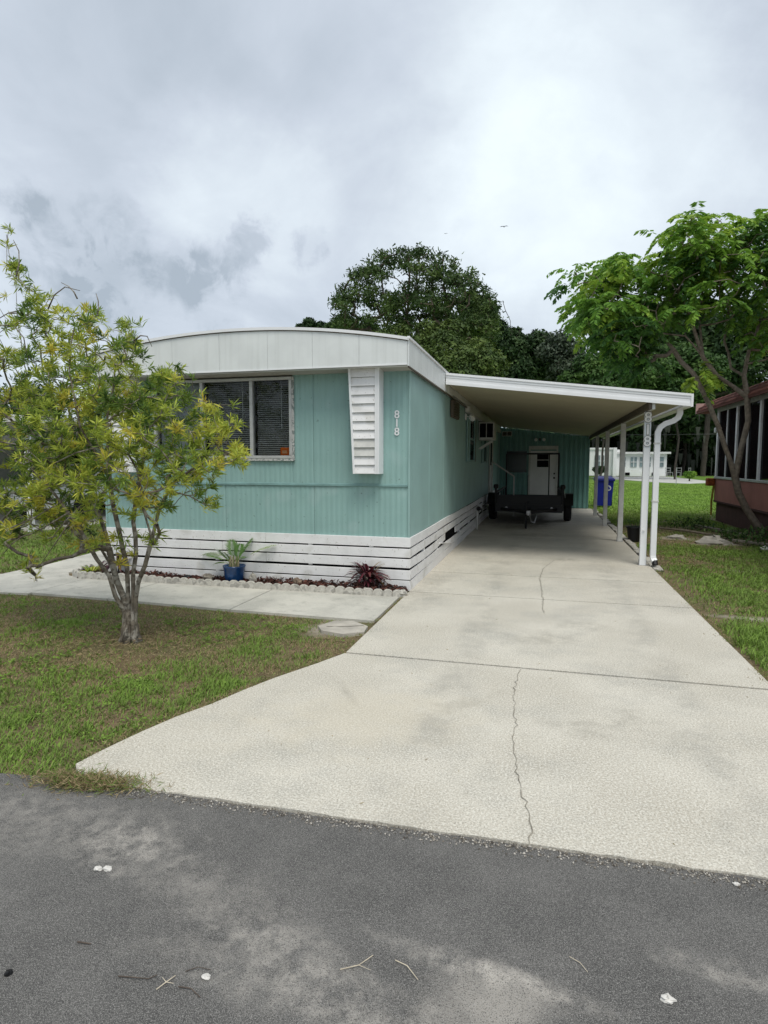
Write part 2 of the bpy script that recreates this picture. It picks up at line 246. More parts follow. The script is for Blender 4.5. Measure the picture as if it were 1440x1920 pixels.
# ------------------------------------------------------------------ mesh helpers
def finish(o, parent=None, label=None, cat=None, group=None, kind=None):
    COL.objects.link(o)
    if parent: o.parent = parent
    if label: o['label'] = label
    if cat: o['category'] = cat
    if group: o['group'] = group
    if kind: o['kind'] = kind
    return o
def root(name, loc, label, cat, group=None):
    o = bpy.data.objects.new(name, None); o.location = loc; o.empty_display_size = .1
    return finish(o, None, label, cat, group)
def rloc(p):
    while p is not None and p.parent: p = p.parent
    return np.array(p.location) if p else np.zeros(3)
class MB:
    def __init__(s): s.v = []; s.f = []
    def add(s, vs, fs):
        n = len(s.v); s.v += [tuple(map(float, v)) for v in vs]; s.f += [tuple(i+n for i in f) for f in fs]; return s
    def box(s, x0, x1, y0, y1, z0, z1, bev=0.):
        if x0 > x1: x0, x1 = x1, x0
        if y0 > y1: y0, y1 = y1, y0
        if z0 > z1: z0, z1 = z1, z0
        if not bev:
            return s.add([(x0, y0, z0), (x1, y0, z0), (x1, y1, z0), (x0, y1, z0), (x0, y0, z1), (x1, y0, z1), (x1, y1, z1), (x0, y1, z1)],
                         [(3, 2, 1, 0), (4, 5, 6, 7), (0, 1, 5, 4), (1, 2, 6, 5), (2, 3, 7, 6), (3, 0, 4, 7)])
        b = bev; vs = []   # three rings pairs (chamfer on all edges)
        def ring(z, i): return [(x0+i, y0+b if i == 0 else y0+i, z)]
        r = lambda z, i: [(x0+b, y0+i, z), (x1-b, y0+i, z), (x1-i, y0+b, z), (x1-i, y1-b, z), (x1-b, y1-i, z), (x0+b, y1-i, z), (x0+i, y1-b, z), (x0+i, y0+b, z)]
        vs = r(z0, b)+r(z0+b, 0)+r(z1-b, 0)+r(z1, b); fs = [tuple(range(7, -1, -1)), tuple(range(24, 32))]
        for k in range(3):
            for i in range(8): j = (i+1) % 8; fs.append((k*8+i, k*8+j, k*8+8+j, k*8+8+i))
        return s.add(vs, fs)
    def bar(s, a, b, w, h=None, up=(0, 0, 1)):
        h = h or w; a = Vector(a); b = Vector(b); d = (b-a).normalized(); u = Vector(up)
        if abs(d.dot(u)) > .98: u = Vector((0, 1, 0))
        r = d.cross(u).normalized(); u = r.cross(d); vs = []
        for p in (a, b):
            for i, j in ((-1, -1), (1, -1), (1, 1), (-1, 1)): vs.append(p+r*(i*w/2)+u*(j*h/2))
        return s.add(vs, [(0, 3, 2, 1), (4, 5, 6, 7), (0, 1, 5, 4), (1, 2, 6, 5), (2, 3, 7, 6), (3, 0, 4, 7)])
    def tube(s, pts, rad, n=8, sx=1., cap=True):
        pts = [Vector(p) for p in pts]; rad = rad if hasattr(rad, '__len__') else [rad]*len(pts); vs = []; u = None
        for i, p in enumerate(pts):
            d = (pts[min(i+1, len(pts)-1)]-pts[max(i-1, 0)]).normalized()
            if u is None: u = d.orthogonal().normalized() if abs(d.z) < .99 else Vector((1, 0, 0))
            u = (u-d*u.dot(d)).normalized(); w = d.cross(u)
            for k in range(n): a = 2*math.pi*k/n+math.pi/n; vs.append(p+u*math.cos(a)*rad[i]*sx+w*math.sin(a)*rad[i])
        fs = [(i*n+k, i*n+(k+1) % n, (i+1)*n+(k+1) % n, (i+1)*n+k) for i in range(len(pts)-1) for k in range(n)]
        if cap: fs += [tuple(range(n-1, -1, -1)), tuple((len(pts)-1)*n+k for k in range(n))]
        return s.add(vs, fs)
    def lathe(s, prof, c=(0, 0, 0), n=20, axis='z'):
        vs = []
        for r, z in prof:
            for k in range(n):
                a = 2*math.pi*k/n; p = (r*math.cos(a), r*math.sin(a), z)
                if axis == 'x': p = (p[2], p[0], p[1])
                if axis == 'y': p = (p[0], p[2], p[1])
                vs.append((p[0]+c[0], p[1]+c[1], p[2]+c[2]))
        m = len(prof); fs = [(i*n+k, i*n+(k+1) % n, (i+1)*n+(k+1) % n, (i+1)*n+k) for i in range(m-1) for k in range(n)]
        fs += [tuple(range(n-1, -1, -1)), tuple((m-1)*n+k for k in range(n))]
        return s.add(vs, fs)
    def prism(s, poly, z0, z1):
        n = len(poly); vs = [(p[0], p[1], z0) for p in poly]+[(p[0], p[1], z1) for p in poly]
        return s.add(vs, [tuple(range(n-1, -1, -1)), tuple(range(n, 2*n))]+[(i, (i+1) % n, n+(i+1) % n, n+i) for i in range(n)])
    def prismy(s, poly, y0, y1):   # poly in xz
        n = len(poly); vs = [(p[0], y0, p[1]) for p in poly]+[(p[0], y1, p[1]) for p in poly]
        return s.add(vs, [tuple(range(n)), tuple(range(2*n-1, n-1, -1))]+[(i, n+i, n+(i+1) % n, (i+1) % n) for i in range(n)])
    def build(s, name, m, parent=None, smooth=False, **k):
        me = bpy.data.meshes.new(name); o0 = rloc(parent) if parent else np.array(k.pop('loc', (0, 0, 0)), float)
        v = np.array(s.v)-o0; me.from_pydata(v.tolist(), [], s.f); me.materials.append(m)
        if smooth: me.polygons.foreach_set('use_smooth', [True]*len(me.polygons))
        me.validate(); o = bpy.data.objects.new(name, me)
        if not parent: o.location = o0
        return finish(o, parent, **k)
def fastmesh(name, V, Fq, m, tone=None, parent=None, loc=(0, 0, 0), smooth=False, **k):
    """V (n,3), Fq (m,3|4) arrays"""
    V = np.asarray(V, np.float32); o0 = rloc(parent) if parent else np.array(loc, float); V = V-o0.astype(np.float32)
    me = bpy.data.meshes.new(name); nf, w = Fq.shape
    me.vertices.add(len(V)); me.vertices.foreach_set('co', V.ravel()); me.loops.add(nf*w); me.loops.foreach_set('vertex_index', Fq.astype(np.int32).ravel())
    me.polygons.add(nf); me.polygons.foreach_set('loop_start', np.arange(0, nf*w, w, dtype=np.int32))
    if smooth: me.polygons.foreach_set('use_smooth', np.ones(nf, bool))
    me.update(calc_edges=True); me.materials.append(m)
    if tone is not None:
        a = me.attributes.new('tone', 'FLOAT', 'FACE'); a.data.foreach_set('value', np.asarray(tone, np.float32))
    o = bpy.data.objects.new(name, me)
    if not parent: o.location = tuple(o0)
    return finish(o, parent, **k)
def nrm(a): return a/np.maximum(np.linalg.norm(a, axis=-1, keepdims=True), 1e-9)
def vnoise(x, y, sc, seed=0):
    x = np.asarray(x)*sc+seed*17.3; y = np.asarray(y)*sc+seed*7.7; xi = np.floor(x).astype(int); yi = np.floor(y).astype(int); fx = x-xi; fy = y-yi
    fx = fx*fx*(3-2*fx); fy = fy*fy*(3-2*fy)
    def h(a, b): n = (a*374761393+b*668265263+seed*974711) & 0x7fffffff; n = ((n ^ (n >> 13))*1274126177) & 0x7fffffff; return (n ^ (n >> 16))/2147483647.
    return (h(xi, yi)*(1-fx)+h(xi+1, yi)*fx)*(1-fy)+(h(xi, yi+1)*(1-fx)+h(xi+1, yi+1)*fx)*fy
def inpoly(x, y, poly):
    r = np.zeros(len(x), bool); n = len(poly)
    for i in range(n):
        (x1, y1), (x2, y2) = poly[i], poly[(i+1) % n]
        c = ((y1 > y) != (y2 > y)); r ^= c & (x < (x2-x1)*(y-y1)/((y2-y1) if y2 != y1 else 1e-9)+x1)
    return r
def jag(a, b, n, amp):
    a = np.array(a, float); b = np.array(b, float); d = b-a; nn = np.array([-d[1], d[0]])/np.linalg.norm(d)
    return [tuple(a+d*i/n+nn*random.uniform(-amp, amp)*(0 < i)) for i in range(n)]
# ------------------------------------------------------------------ setting: ground, road, driveway, walkway
GZ = -.03
g = MB(); g.add([(-500, -200, GZ), (500, -200, GZ), (500, 700, GZ), (-500, 700, GZ)], [(0, 1, 2, 3)]); g.build('ground', soil, kind='structure')
def redge(x): return 2.27+(x+1.82)*.0265-max(0., -x-2.2)*.03
rd = MB(); xs = np.arange(-60, 60.1, .25); top = [(x, redge(x)+random.uniform(-.012, .012)+(.02*math.sin(x*3) if x < -2.2 else 0)) for x in xs]
rd.prism([(-60, -5.2), (60, -5.2)]+top[::-1], GZ-.05, -.007); rd.build('asphalt_road', asph, kind='structure')
drive = MB().box(-1.44, 1.49, 2.4, 20.3, -.14, -.024).build('driveway', mat('joint_dirt', (.025, .022, .018), .95, .3, 30), kind='structure')
front = jag((-1.9, redge(-1.9)+.005), (2.1, redge(2.1)+.005), 60, .006)
apron = front+[(2.18, 2.45), (2.16, 2.75), (1.98, 3.2), (1.78, 3.75), (1.53, 4.375)]+[(-1.48, 4.375), (-1.6, 4.1), (-1.77, 3.75), (-1.87, 3.5), (-1.96, 3.22), (-2.06, 3.0), (-2.13, 2.78), (-2.17, 2.62), (-2.20, 2.48), (-2.215, 2.38), (-2.16, 2.33), (-2.05, 2.295)]
MB().prism(apron, -.12, 0).build('slab', conc, drive)
js = [4.375, 6.70, 8.02, 9.80, 12.3, 14.7, 17.5, 20.36]
for i in range(len(js)-1):
    g0 = .028 if i == 0 else .009; g1 = .005; tl = .0
    L0, L1 = -1.475, (1.52 if js[i] < 9.5 else 1.50)
    pol = [(L0, js[i]+g0), (L1, js[i]+g0-.03*(i == 0)*0), (L1, js[i+1]-g1), (L0, js[i+1]-g1)]
    MB().prism(pol, -.12, .001*(i % 3)).build('slab', conc, drive)
def ribbon(pts, w, z, name, m, parent):
    b = MB(); fine = []
    for i in range(len(pts)-1):
        a = np.array(pts[i]); c = np.array(pts[i+1]); n = max(2, int(np.linalg.norm(c-a)/.035)); d = (c-a); nn = np.array([-d[1], d[0]])/np.linalg.norm(d)
        for k in range(n): fine.append(a+d*k/n+nn*random.uniform(-.011, .011))
    fine.append(np.array(pts[-1])); vs = []
    for i, p in enumerate(fine):
        d = fine[min(i+1, len(fine)-1)]-fine[max(i-1, 0)]; nn = np.array([-d[1], d[0]])/np.linalg.norm(d); ww = w*random.uniform(.4, 1.3)
        vs += [(p[0]-nn[0]*ww/2, p[1]-nn[1]*ww/2, z), (p[0]+nn[0]*ww/2, p[1]+nn[1]*ww/2, z)]
    b.add(vs, [(2*i, 2*i+1, 2*i+3, 2*i+2) for i in range(len(fine)-1)]); b.build(name, m, parent)
crackm = mat('crack_dirt', (.24, .22, .18), .95, .3, 30)
ribbon([(-.13, 4.35), (-.16, 3.9), (-.12, 3.4), (-.13, 3.13), (-.07, 2.72), (-.02, 2.51), (-.02, 2.32)], .0045, .004, 'crack', crackm, drive)
ribbon([(.19, 9.5), (.02, 8.6), (-.02, 7.9), (.01, 7.2), (.03, 6.1)], .007, .005, 'crack', crackm, drive)
ribbon([(-.9, 9.0), (-.3, 9.1), (.4, 9.0), (1.2, 9.08)], .007, .005, 'crack', crackm, drive)
# walkway
wk = MB().prism([(-5.9, 5.7), (-1.6, 5.5), (-1.6, 6.2), (-5.9, 6.1)], -.1, -.027).build('walkway', MATS['joint_dirt'], kind='structure')
wj = [-1.5, -3.06, -4.6, -5.65]
def wn(x): return 5.38-.02*(x+1.5) + (.06 if x < -3.4 else 0)
for i in range(3):
    x1, x0 = wj[i], wj[i+1]
    MB().prism([(x0+.006, wn(x0)), (x1-.006-(.02 if i == 0 else 0), wn(x1)), (x1-.006-(.02 if i == 0 else 0), 6.42), (x0+.006, 6.42)], -.1, -.004).build('slab', walkm, wk)
MB().prism([(-9.5, 4.9), (-7.6, 5.15), (-6.05, 5.46), (-5.66, 5.49), (-5.66, 6.42), (-6.02, 6.5), (-6.2, 6.68), (-6.42, 6.62), (-7.0, 6.35), (-8.2, 6.1), (-9.5, 5.9)], -.1, -.006).build('slab', walkm, wk)
MB().prism([(-6.42, 6.64), (-6.21, 6.7), (-6.1, 7.1), (-6.05, 9.), (-6.05, 16), (-7.2, 16), (-7.3, 9.), (-7.0, 7.2), (-6.99, 6.37)], -.1, -.008).build('slab', walkm, wk)
MB().prism([(-12.5, 9.6), (-10.5, 10.9), (-10.4, 13.2), (-10.4, 24), (-17, 24), (-17, 9.2)], -.1, -.01).build('neighbour_driveway', walkm, kind='structure')
MB().prism([(4.5, 62), (8.2, 49), (9.8, 46.5), (12.8, 50), (12.6, 68), (7.2, 66)], -.1, -.005).build('far_driveway', mat('pale_far_concrete', (.5, .5, .47), .9, .1, 1), kind='structure')
# ------------------------------------------------------------------ mobile home
XR, XL, YF, YB = -1.49, -5.62, 6.76, 20.38
home = root('mobile_home', (-3.55, 6.76, 0), 'teal single-wide mobile home with white slatted skirting and curved white fascia', 'mobile home')
def ripx(x0, x1, z0, z1, y, per=.066, amp=.0022, th=.012):   # ribbed sheet facing -y
    b = MB(); n = max(2, int((x1-x0)/per*4)); vs = []
    for i in range(n+1):
        x = x0+(x1-x0)*i/n; yy = y-amp*(math.sin(2*math.pi*x/per)) if 0 < i < n else y+.004
        vs += [(x, yy, z0), (x, yy, z1)]
    m = len(vs); vs += [(x0, y+th, z0), (x0, y+th, z1), (x1, y+th, z0), (x1, y+th, z1)]
    fs = [(2*i, 2*i+2, 2*i+3, 2*i+1) for i in range(n)]; k = 2*n
    fs += [(m, 0, 1, m+1), (k, m+2, m+3, k+1)]; b.add(vs, fs); return b
def ripy(y0, y1, z0, z1, x, per=.066, amp=.0035, th=.012):
    b = ripx(y0, y1, z0, z1, 0, per, amp, th); b.v = [(x-v[1], v[0], v[2]) for v in b.v]; return b
MB().box(XL+.03, XR-.03, YF+.2, YB, .3, 2.6).build('wall_core', dark, home)  # solid core coloured near-black in place of the unlit room
MB().box(XL+.03, -4.85, YF+.05, YF+.2, .3, 2.6).box(-2.93, XR-.03, YF+.05, YF+.2, .3, 2.6).box(-4.85, -2.93, YF+.05, YF+.2, .3, 1.53).build('wall_core', dark, home)
seams = [XR-.012, -2.665, -3.85, -5.03, XL+.01]
for i in range(4):
    ripx(seams[i+1]+.002, seams[i]-.002, .62, 1.205, YF).build('wall_panel', teal, home)
ripx(-2.664, XR-.014, 1.24, 2.53, YF-.001).build('wall_panel', teal, home)
ripx(-2.935, -2.668, 1.24, 2.53, YF-.001).build('wall_panel', teal, home)
ripx(-3.85, -2.938, 1.24, 1.535, YF-.001).build('wall_panel', teal, home)
ripx(-4.84, -3.853, 1.24, 1.535, YF-.001).build('wall_panel', teal, home)
ripx(XL+.01, -4.843, 1.24, 2.53, YF-.001).build('wall_panel', teal, home)
MB().box(XL, XR-.02, YF-.012, YF+.02, 1.205, 1.24, .004).box(XL, XR-.02, YF-.018, YF-.006, 1.212, 1.22).build('belt_trim', tealtrim, home)
MB().box(XR-.018, XR+.006, YF-.012, YF+.03, .6, 2.53, .004).build('corner_trim', tealside, home)
MB().box(XL-.006, XL+.018, YF-.012, YF+.03, .6, 2.53, .004).build('corner_trim', teal, home)
y = YF+.03
while y < YB-.3:
    y2 = min(y+1.2, YB); ripy(y+.002, y2-.002, .62, 2.53, XR, amp=.002, per=.08).build('wall_panel', tealside, home); y = y2
b = MB().box(XL-.001, XL+.03, YF+.03, YB, .62, 2.53); b.build('wall_panel', teal, home)
# window
win = MB()
wx0, wx1, wz0, wz1 = -4.84, -2.935, 1.535, 2.51
fy0, fy1 = YF-.028, YF+.05
for a in ((wx0, wx1, wz1-.035, wz1), (wx0, wx1, wz0, wz0+.035), (wx0, wx0+.035, wz0+.036, wz1-.036), (wx1-.035, wx1, wz0+.036, wz1-.036)):
    win.box(a[0], a[1], fy0, fy1, a[2], a[3], .004)
for mxx in (-4.15, -3.47): win.box(mxx-.02, mxx+.02, fy0+.004, fy1, wz0+.036, wz1-.036, .003)
win = win.build('window_frame', alu, home)
trim = MB().box(wx0-.015, wx1+.03, YF-.034, YF-.005, wz0-.028, wz0-.002); trim.box(wx1+.001, wx1+.028, YF-.02, YF-.006, wz0, wz1)
trim.build('window_sill', mat('flaking_caulk', (.5, .5, .48), .8, .2, 20, .8, 60, speck=[(30, .52, .05, (.16, .2, .19), .8)]), home)
pb = [wx0+.035, -4.17, -4.13, -3.49, -3.45, wx1-.035]
for i in range(3): MB().box(pb[2*i], pb[2*i+1], YF+.012, YF+.016, wz0+.03, wz1-.03).build('pane', glassm, win)
for i in (1, 2):
    bl = MB(); z = wz0+.06
    while z < wz1-.04:
        x0, x1 = pb[2*i]+.012, pb[2*i+1]-.012
        bl.add([(x0, YF+.085, z-.009), (x1, YF+.085, z-.009), (x1, YF+.108, z+.007), (x0, YF+.108, z+.007), (x0, YF+.085, z-.006), (x1, YF+.085, z-.006), (x1, YF+.108, z+.010), (x0, YF+.108, z+.010)], [(0, 3, 2, 1), (4, 5, 6, 7), (0, 1, 5, 4), (2, 3, 7, 6)]); z += .0255
    bl.build('blind_slats', slatm, win, kind='stuff')
    MB().tube([(pb[2*i+1]-.14, YF+.07, wz1-.04), (pb[2*i+1]-.135, YF+.07, wz0+.35)], .004, 5).build('blind_cord', cap, win)
MB().box(pb[0], pb[1], YF+.09, YF+.1, wz0, wz1).build('curtain', curtain, win)
MB().box(wx0, wx1, YF+.05, YF+.19, wz0-.004, wz0+.03).build('inner_sill', dullwhite, win)
jar = root('orange_tub', (-3.03, YF+.06, wz0+.03), 'small orange tub standing inside the front window at its right corner', 'tub')
MB().box(-3.115, -2.985, YF+.03, YF+.08, wz0+.038, wz0+.135, .012).build('body', orange, jar)
MB().box(-3.085, -3.02, YF+.025, YF+.029, wz0+.06, wz0+.10).build('sticker', mat('orange_label', (.85, .4, .2), .6), jar)
# fascia + roof
def zt(x): return 3.03-.2*((x+3.5)/2.06)**2
xsf = [-5.6, -4.95, -4.35, -3.72, -3.1, -2.55, -2.0, -1.455]
for i in range(7):
    a, c = xsf[i]+.0015, xsf[i+1]-.0015; n = 5; px = [a+(c-a)*k/n for k in range(n+1)]
    MB().prismy([(x, 2.56) for x in (a, c)]+[(x, zt(x)-.028) for x in px[::-1]], 6.45, 6.475).build('fascia_panel', fasc, home)
arc = MB(); n = 28; vs = []
for i in range(n+1):
    x = -5.62+(4.185)*i/n; z = zt(x); vs += [(x, 6.432, z-.026), (x, 6.432, z+.006), (x, 6.49, z+.014), (x, 6.49, z-.026)]
arc.add(vs, [(4*i+k, 4*i+4+k, 4*i+4+(k+1) % 4, 4*i+(k+1) % 4) for i in range(n) for k in range(4)]+[(3, 2, 1, 0), (4*n, 4*n+1, 4*n+2, 4*n+3)]).build('roof_edge_trim', cap, home)
MB().box(-5.6, -1.455, 6.444, 6.47, 2.545, 2.559).build('fascia_lip', cap, home)
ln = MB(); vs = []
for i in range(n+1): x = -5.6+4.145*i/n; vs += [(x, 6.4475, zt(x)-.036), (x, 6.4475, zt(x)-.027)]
ln.add(vs, [(2*i, 2*i+2, 2*i+3, 2*i+1) for i in range(n)]).build('painted_shadow_line', brown, home)  # flat dark strip painted in as the shade below the trim
MB().add([(XL, 6.47, 2.556), (-1.452, 6.47, 2.556), (-1.452, YF+.02, 2.525), (XL, YF+.02, 2.525), (XL, 6.47, 2.57), (-1.452, 6.47, 2.57), (-1.452, YF+.02, 2.57), (XL, YF+.02, 2.57)], [(0, 1, 2, 3)[::-1], (4, 5, 6, 7), (0, 1, 5, 4), (2, 3, 7, 6)]).build('soffit', soff, home)
rf = MB(); vs = []; ys = [6.49, 22.]
for i in range(n+1):
    x = -5.62+4.18*i/n
    for yy in ys: vs.append((x, yy, zt(x)+.0))
for i in range(n+1):
    x = -5.62+4.18*i/n
    for yy in ys: vs.append((x, yy, 2.545))
m_ = 2*(n+1); fs = [(2*i, 2*i+2, 2*i+3, 2*i+1) for i in range(n)]+[(m_+2*i, m_+2*i+1, m_+2*i+3, m_+2*i+2) for i in range(n)]
fs += [(1, m_+1, m_, 0), (2*n, m_+2*n, m_+2*n+1, 2*n+1)]+[(2*i+1, 2*i+3, m_+2*i+3, m_+2*i+1) for i in range(n)]
rf.add(vs, fs).build('roof', rooftop, home)
y = 6.452
while y < 9.5:
    MB().box(-1.453, -1.436, y+.0015, y+.268, 2.535, zt(-1.455)-.02).build('side_fascia_panel', fasc, home); y += .27
MB().box(-1.453, -1.44, y+.01, 21, 2.535, zt(-1.455)-.02).build('side_fascia_panel', fasc, home)
MB().box(-1.455, -1.422, 6.43, 21, zt(-1.455)-.018, zt(-1.455)+.012, .004).build('roof_edge_trim', cap, home)
MB().box(-1.452, -1.434, 6.46, 21, 2.518, 2.534).build('fascia_lip', brown, home)
# slatted wing panels beside the window
def wing(xa, xb, slant):
    p = MB(); yf, yb = 6.56, YF-.006; zb, ztp = 1.36, 2.545
    p.bar((xb-.012, (yf+yb)/2, zb), (xb-.012, (yf+yb)/2, ztp), .024, yb-yf, up=(0, 1, 0))
    p.box(xa+slant, xb-.025, yf+.02, yb, zb, zb+.02); p = p.build('wing_frame', cap, home)
    MB().bar((xa+slant+.012, yf+.01, zb), (xa+.012, yf+.01, ztp), .024, .02, up=(0, 1, 0)).box(xb-.05, xb-.026, yf, yf+.019, zb, ztp).build('stile', cap, p)
    k = 12; h = (ztp-zb)/k
    for i in range(k):
        z0, z1 = zb+i*h, zb+(i+1)*h; l0 = xa+.024+slant*(1-i/k); l1 = xa+.024+slant*(1-(i+1)/k); r = xb-.052
        MB().add([(l0, yf+.002, z0+.004), (r, yf+.002, z0+.004), (r, yf+.024, z1), (l1, yf+.024, z1), (l0, yf+.03, z0+.004), (r, yf+.03, z0+.004), (r, yf+.034, z1), (l1, yf+.034, z1)],
                 [(0, 1, 2, 3), (0, 4, 5, 1), (4, 7, 6, 5), (3, 2, 6, 7)]).build('louvre_slat', white if i not in (2, 3) else dullwhite, p)
wing(-2.165, -1.80, .055); wing(-5.40, -5.03, .055)
# skirting
MB().box(XL+.05, XR-.035, YF+.035, YF+.05, -.02, .62).box(XR-.05, XR-.035, YF+.05, YB, -.02, .62).build('gap_shade_sheet', dark, home)  # near-black sheets stand in for the shade behind the board gaps
rows = [(.508, .622), (.388, .492), (.266, .371), (.128, .239), (-.005, .113)]
for ri, (z0, z1) in enumerate(rows):
    xs_ = [XL, -3.9 if ri % 2 else -3.3, XR+.018]
    for i in range(2):
        d0 = random.uniform(-.003, .003); d1 = random.uniform(-.003, .003); a, c = xs_[i]+.002, xs_[i+1]-.002
        b_ = MB().box(a, c, YF-.018, YF+.002, z0, z1, .003); b_.v = [(v[0], v[1], v[2]+d0+(d1-d0)*(v[0]-a)/(c-a)) for v in b_.v]; b_.build('skirting_board', white, home)
    ys_ = [YF+.003, 9.3+.25*(ri % 2), 12.0-.3*(ri % 2), 15.2, YB]
    for i in range(4):
        a, c = ys_[i]+.002, ys_[i+1]-.003; d0 = random.uniform(-.012, .012)*(i > 0); d1 = random.uniform(-.014, .014); sag = random.uniform(0, .012)
        if i == 0 and ri == 2: sag = .03
        b_ = MB(); nn_ = 6
        for k in range(nn_):
            ya, yb_ = a+(c-a)*k/nn_, a+(c-a)*(k+1)/nn_; w0 = d0+(d1-d0)*k/nn_-sag*math.sin(math.pi*k/nn_); w1 = d0+(d1-d0)*(k+1)/nn_-sag*math.sin(math.pi*(k+1)/nn_)
            q = MB().box(XR-.002, XR+.018, ya, yb_, z0+.003, z1-.003); q.v = [(v[0], v[1], v[2]+(w0 if abs(v[1]-ya) < 1e-6 else w1)) for v in q.v]; b_.add(q.v, q.f)
        if ri == 2 and i == 1:
            b_ = MB().box(XR-.002, XR+.018, 10.45, c, z0+.002, z1-.006)
        b_.build('skirting_board', white, home)
for (xx, r) in ((-3.98, 1), (-3.98, 2), (-2.72, 0), (-2.72, 2), (-3.98, 3), (-1.95, 0), (-4.6, 0), (-2.72, 1)):
    z = rows[r][0]; MB().box(xx-.02, xx+.025, YF-.012, YF+.03, z-.012, z+.012).build('spacer_block', white, home)
for yy in (7.6, 8.6, 11.0, 12.6, 14.4):
    MB().box(XR-.03, XR+.012, yy, yy+.05, .0, .5).build('skirting_stud', white, home)
MB().bar((XR+.024, 8.7, .30), (XR+.024, 9.9, .16), .012, .03, up=(1, 0, 0)).build('loose_lath', white, home)
# digits
def digit(ch, size, loc, rot, m, parent, off=0., name='house_number_digit', depth=.004):
    cu = bpy.data.curves.new('t', 'FONT'); cu.body = ch; cu.size = size; cu.extrude = depth; cu.align_x = 'CENTER'; cu.align_y = 'CENTER'; cu.offset = off
    to = bpy.data.objects.new('t', cu); COL.objects.link(to); to.matrix_world = Matrix.Translation(Vector(loc)-Vector(rloc(parent))) @ rot.to_matrix().to_4x4()
    bpy.context.view_layer.update(); me = bpy.data.meshes.new_from_object(to.evaluated_get(bpy.context.evaluated_depsgraph_get()))
    me.transform(to.matrix_world); bpy.data.objects.remove(to); me.materials.clear(); me.materials.append(m)
    o = bpy.data.objects.new(name, me); return finish(o, parent)
from mathutils import Euler
FR = Euler((math.pi/2, 0, 0))
for i, ch in enumerate('818'): digit(ch, .125, (-1.64, YF-.012, 2.035-.098*i), FR, cap, home, .0015)
# side fittings
x0 = XR+.01
v = MB().box(x0, x0+.05, 9.75, 10.45, 2.22, 2.5, .006).build('wall_vent', brown, home)
for k in range(6): MB().box(x0+.051, x0+.062, 9.78, 10.42, 2.25+k*.04, 2.272+k*.04).build('louvre', mat('bronze', (.05, .04, .03), .5) if k == 0 else MATS['bronze'], v)
MB().box(x0, x0+.05, 9.35, 20.3, 2.56, 2.72).build('carport_hanger_board', dullwhite, home)
MB().box(x0+.001, x0+.09, 11.6, 20.3, 2.44, 2.555).build('soffit_boxing', dullwhite, home)
lm = MB().box(x0, x0+.03, 11.55, 11.68, 2.3, 2.42, .01)
lm.tube([(x0+.03, 11.6, 2.36), (x0+.1, 11.55, 2.36)], .01, 6); lm.lathe([(.02, -.05), (.055, .04), (.05, .05), (.01, .05)], (x0+.13, 11.5, 2.35), 12, 'y').lathe([(.02, -.05), (.055, .04), (.05, .05), (.01, .05)], (x0+.13, 11.68, 2.33), 12, 'y')
lm.build('flood_lamp', cap, home)
def sidewin(y0, y1, z0, z1):
    f = MB()
    for a in ((y0, y1, z1-.04, z1), (y0, y1, z0, z0+.04), (y0, y0+.05, z0+.041, z1-.041), (y1-.05, y1, z0+.041, z1-.041), (y0+.05, y1-.05, (z0+z1)/2-.015, (z0+z1)/2+.015)): f.box(x0, x0+.04, a[0], a[1], a[2], a[3], .004)
    f = f.build('side_window', tealtrim, home); MB().box(x0, x0+.012, y0+.05, y1-.05, z0+.04, z1-.04).build('backing', dark, f)
    MB().box(x0+.016, x0+.02, y0+.05, y1-.05, z0+.04, z1-.04).build('pane', glassm, f)
    for s_ in (y0-.28, y1+.02):
        MB().box(x0, x0+.025, s_, s_+.26, z0, z1, .004).build('shutter', MATS['bronze'] if s_ > y0 else MATS['teal_trim'], f)
sidewin(12.15, 13.1, 1.5, 2.42); sidewin(15.1, 15.8, 1.47, 2.36)
ac = MB().box(x0, x0+.36, 14.1, 14.7, 2.0, 2.42, .02).build('air_conditioner', dullwhite, home)
MB().box(x0+.03, x0+.17, 14.09, 14.1, 2.06, 2.38).box(x0+.19, x0+.33, 14.09, 14.1, 2.06, 2.38).build('grille', dark, ac)
MB().bar((x0, 14.2, 1.8), (x0+.3, 14.2, 1.99), .03).bar((x0, 14.6, 1.8), (x0+.3, 14.6, 1.99), .03).build('bracket', dullwhite, ac)
dr = MB().box(x0, x0+.035, 16.9, 17.0, .62, 2.5).box(x0, x0+.035, 17.85, 17.95, .62, 2.5).box(x0, x0+.035, 17.001, 17.849, 2.4, 2.5).build('side_door_frame', dullwhite, home)
MB().box(x0, x0+.015, 17.001, 17.849, .62, 2.4).build('door_leaf', dullwhite, dr)
MB().box(x0+.016, x0+.02, 17.15, 17.7, 1.4, 2.2).build('pane', dark, dr)
st = root('door_steps', (-1.1, 17.4, 0), 'small white steps with a rail under the side door behind the trailer', 'steps')
for k, (zz, dx) in enumerate(((.2, .75), (.4, .5), (.6, .25))): MB().box(XR+.03, XR+.03+dx, 17.0, 17.85, zz-.05, zz, .005).build('step', dullwhite, st)
MB().bar((XR+.7, 16.98, 0), (XR+.7, 16.98, 1.1), .04).bar((XR+.1, 16.98, .6), (XR+.1, 16.98, 1.5), .04).bar((XR+.7, 16.98, 1.1), (XR+.1, 16.98, 1.5), .04).build('handrail', dullwhite, st)
sp = MB().tube([(XR+.09, 13.3, 0), (XR+.09, 13.3, .44)], .022, 8).build('standpipe', dullwhite, home, smooth=True)
MB().lathe([(.02, -.03), (.05, -.02), (.05, .02), (.02, .03)], (XR+.12, 13.3, .47), 10, 'y').tube([(XR+.09, 13.3, .47), (XR+.18, 13.25, .47), (XR+.2, 13.25, .40)], .015, 6).build('tap', black, sp)
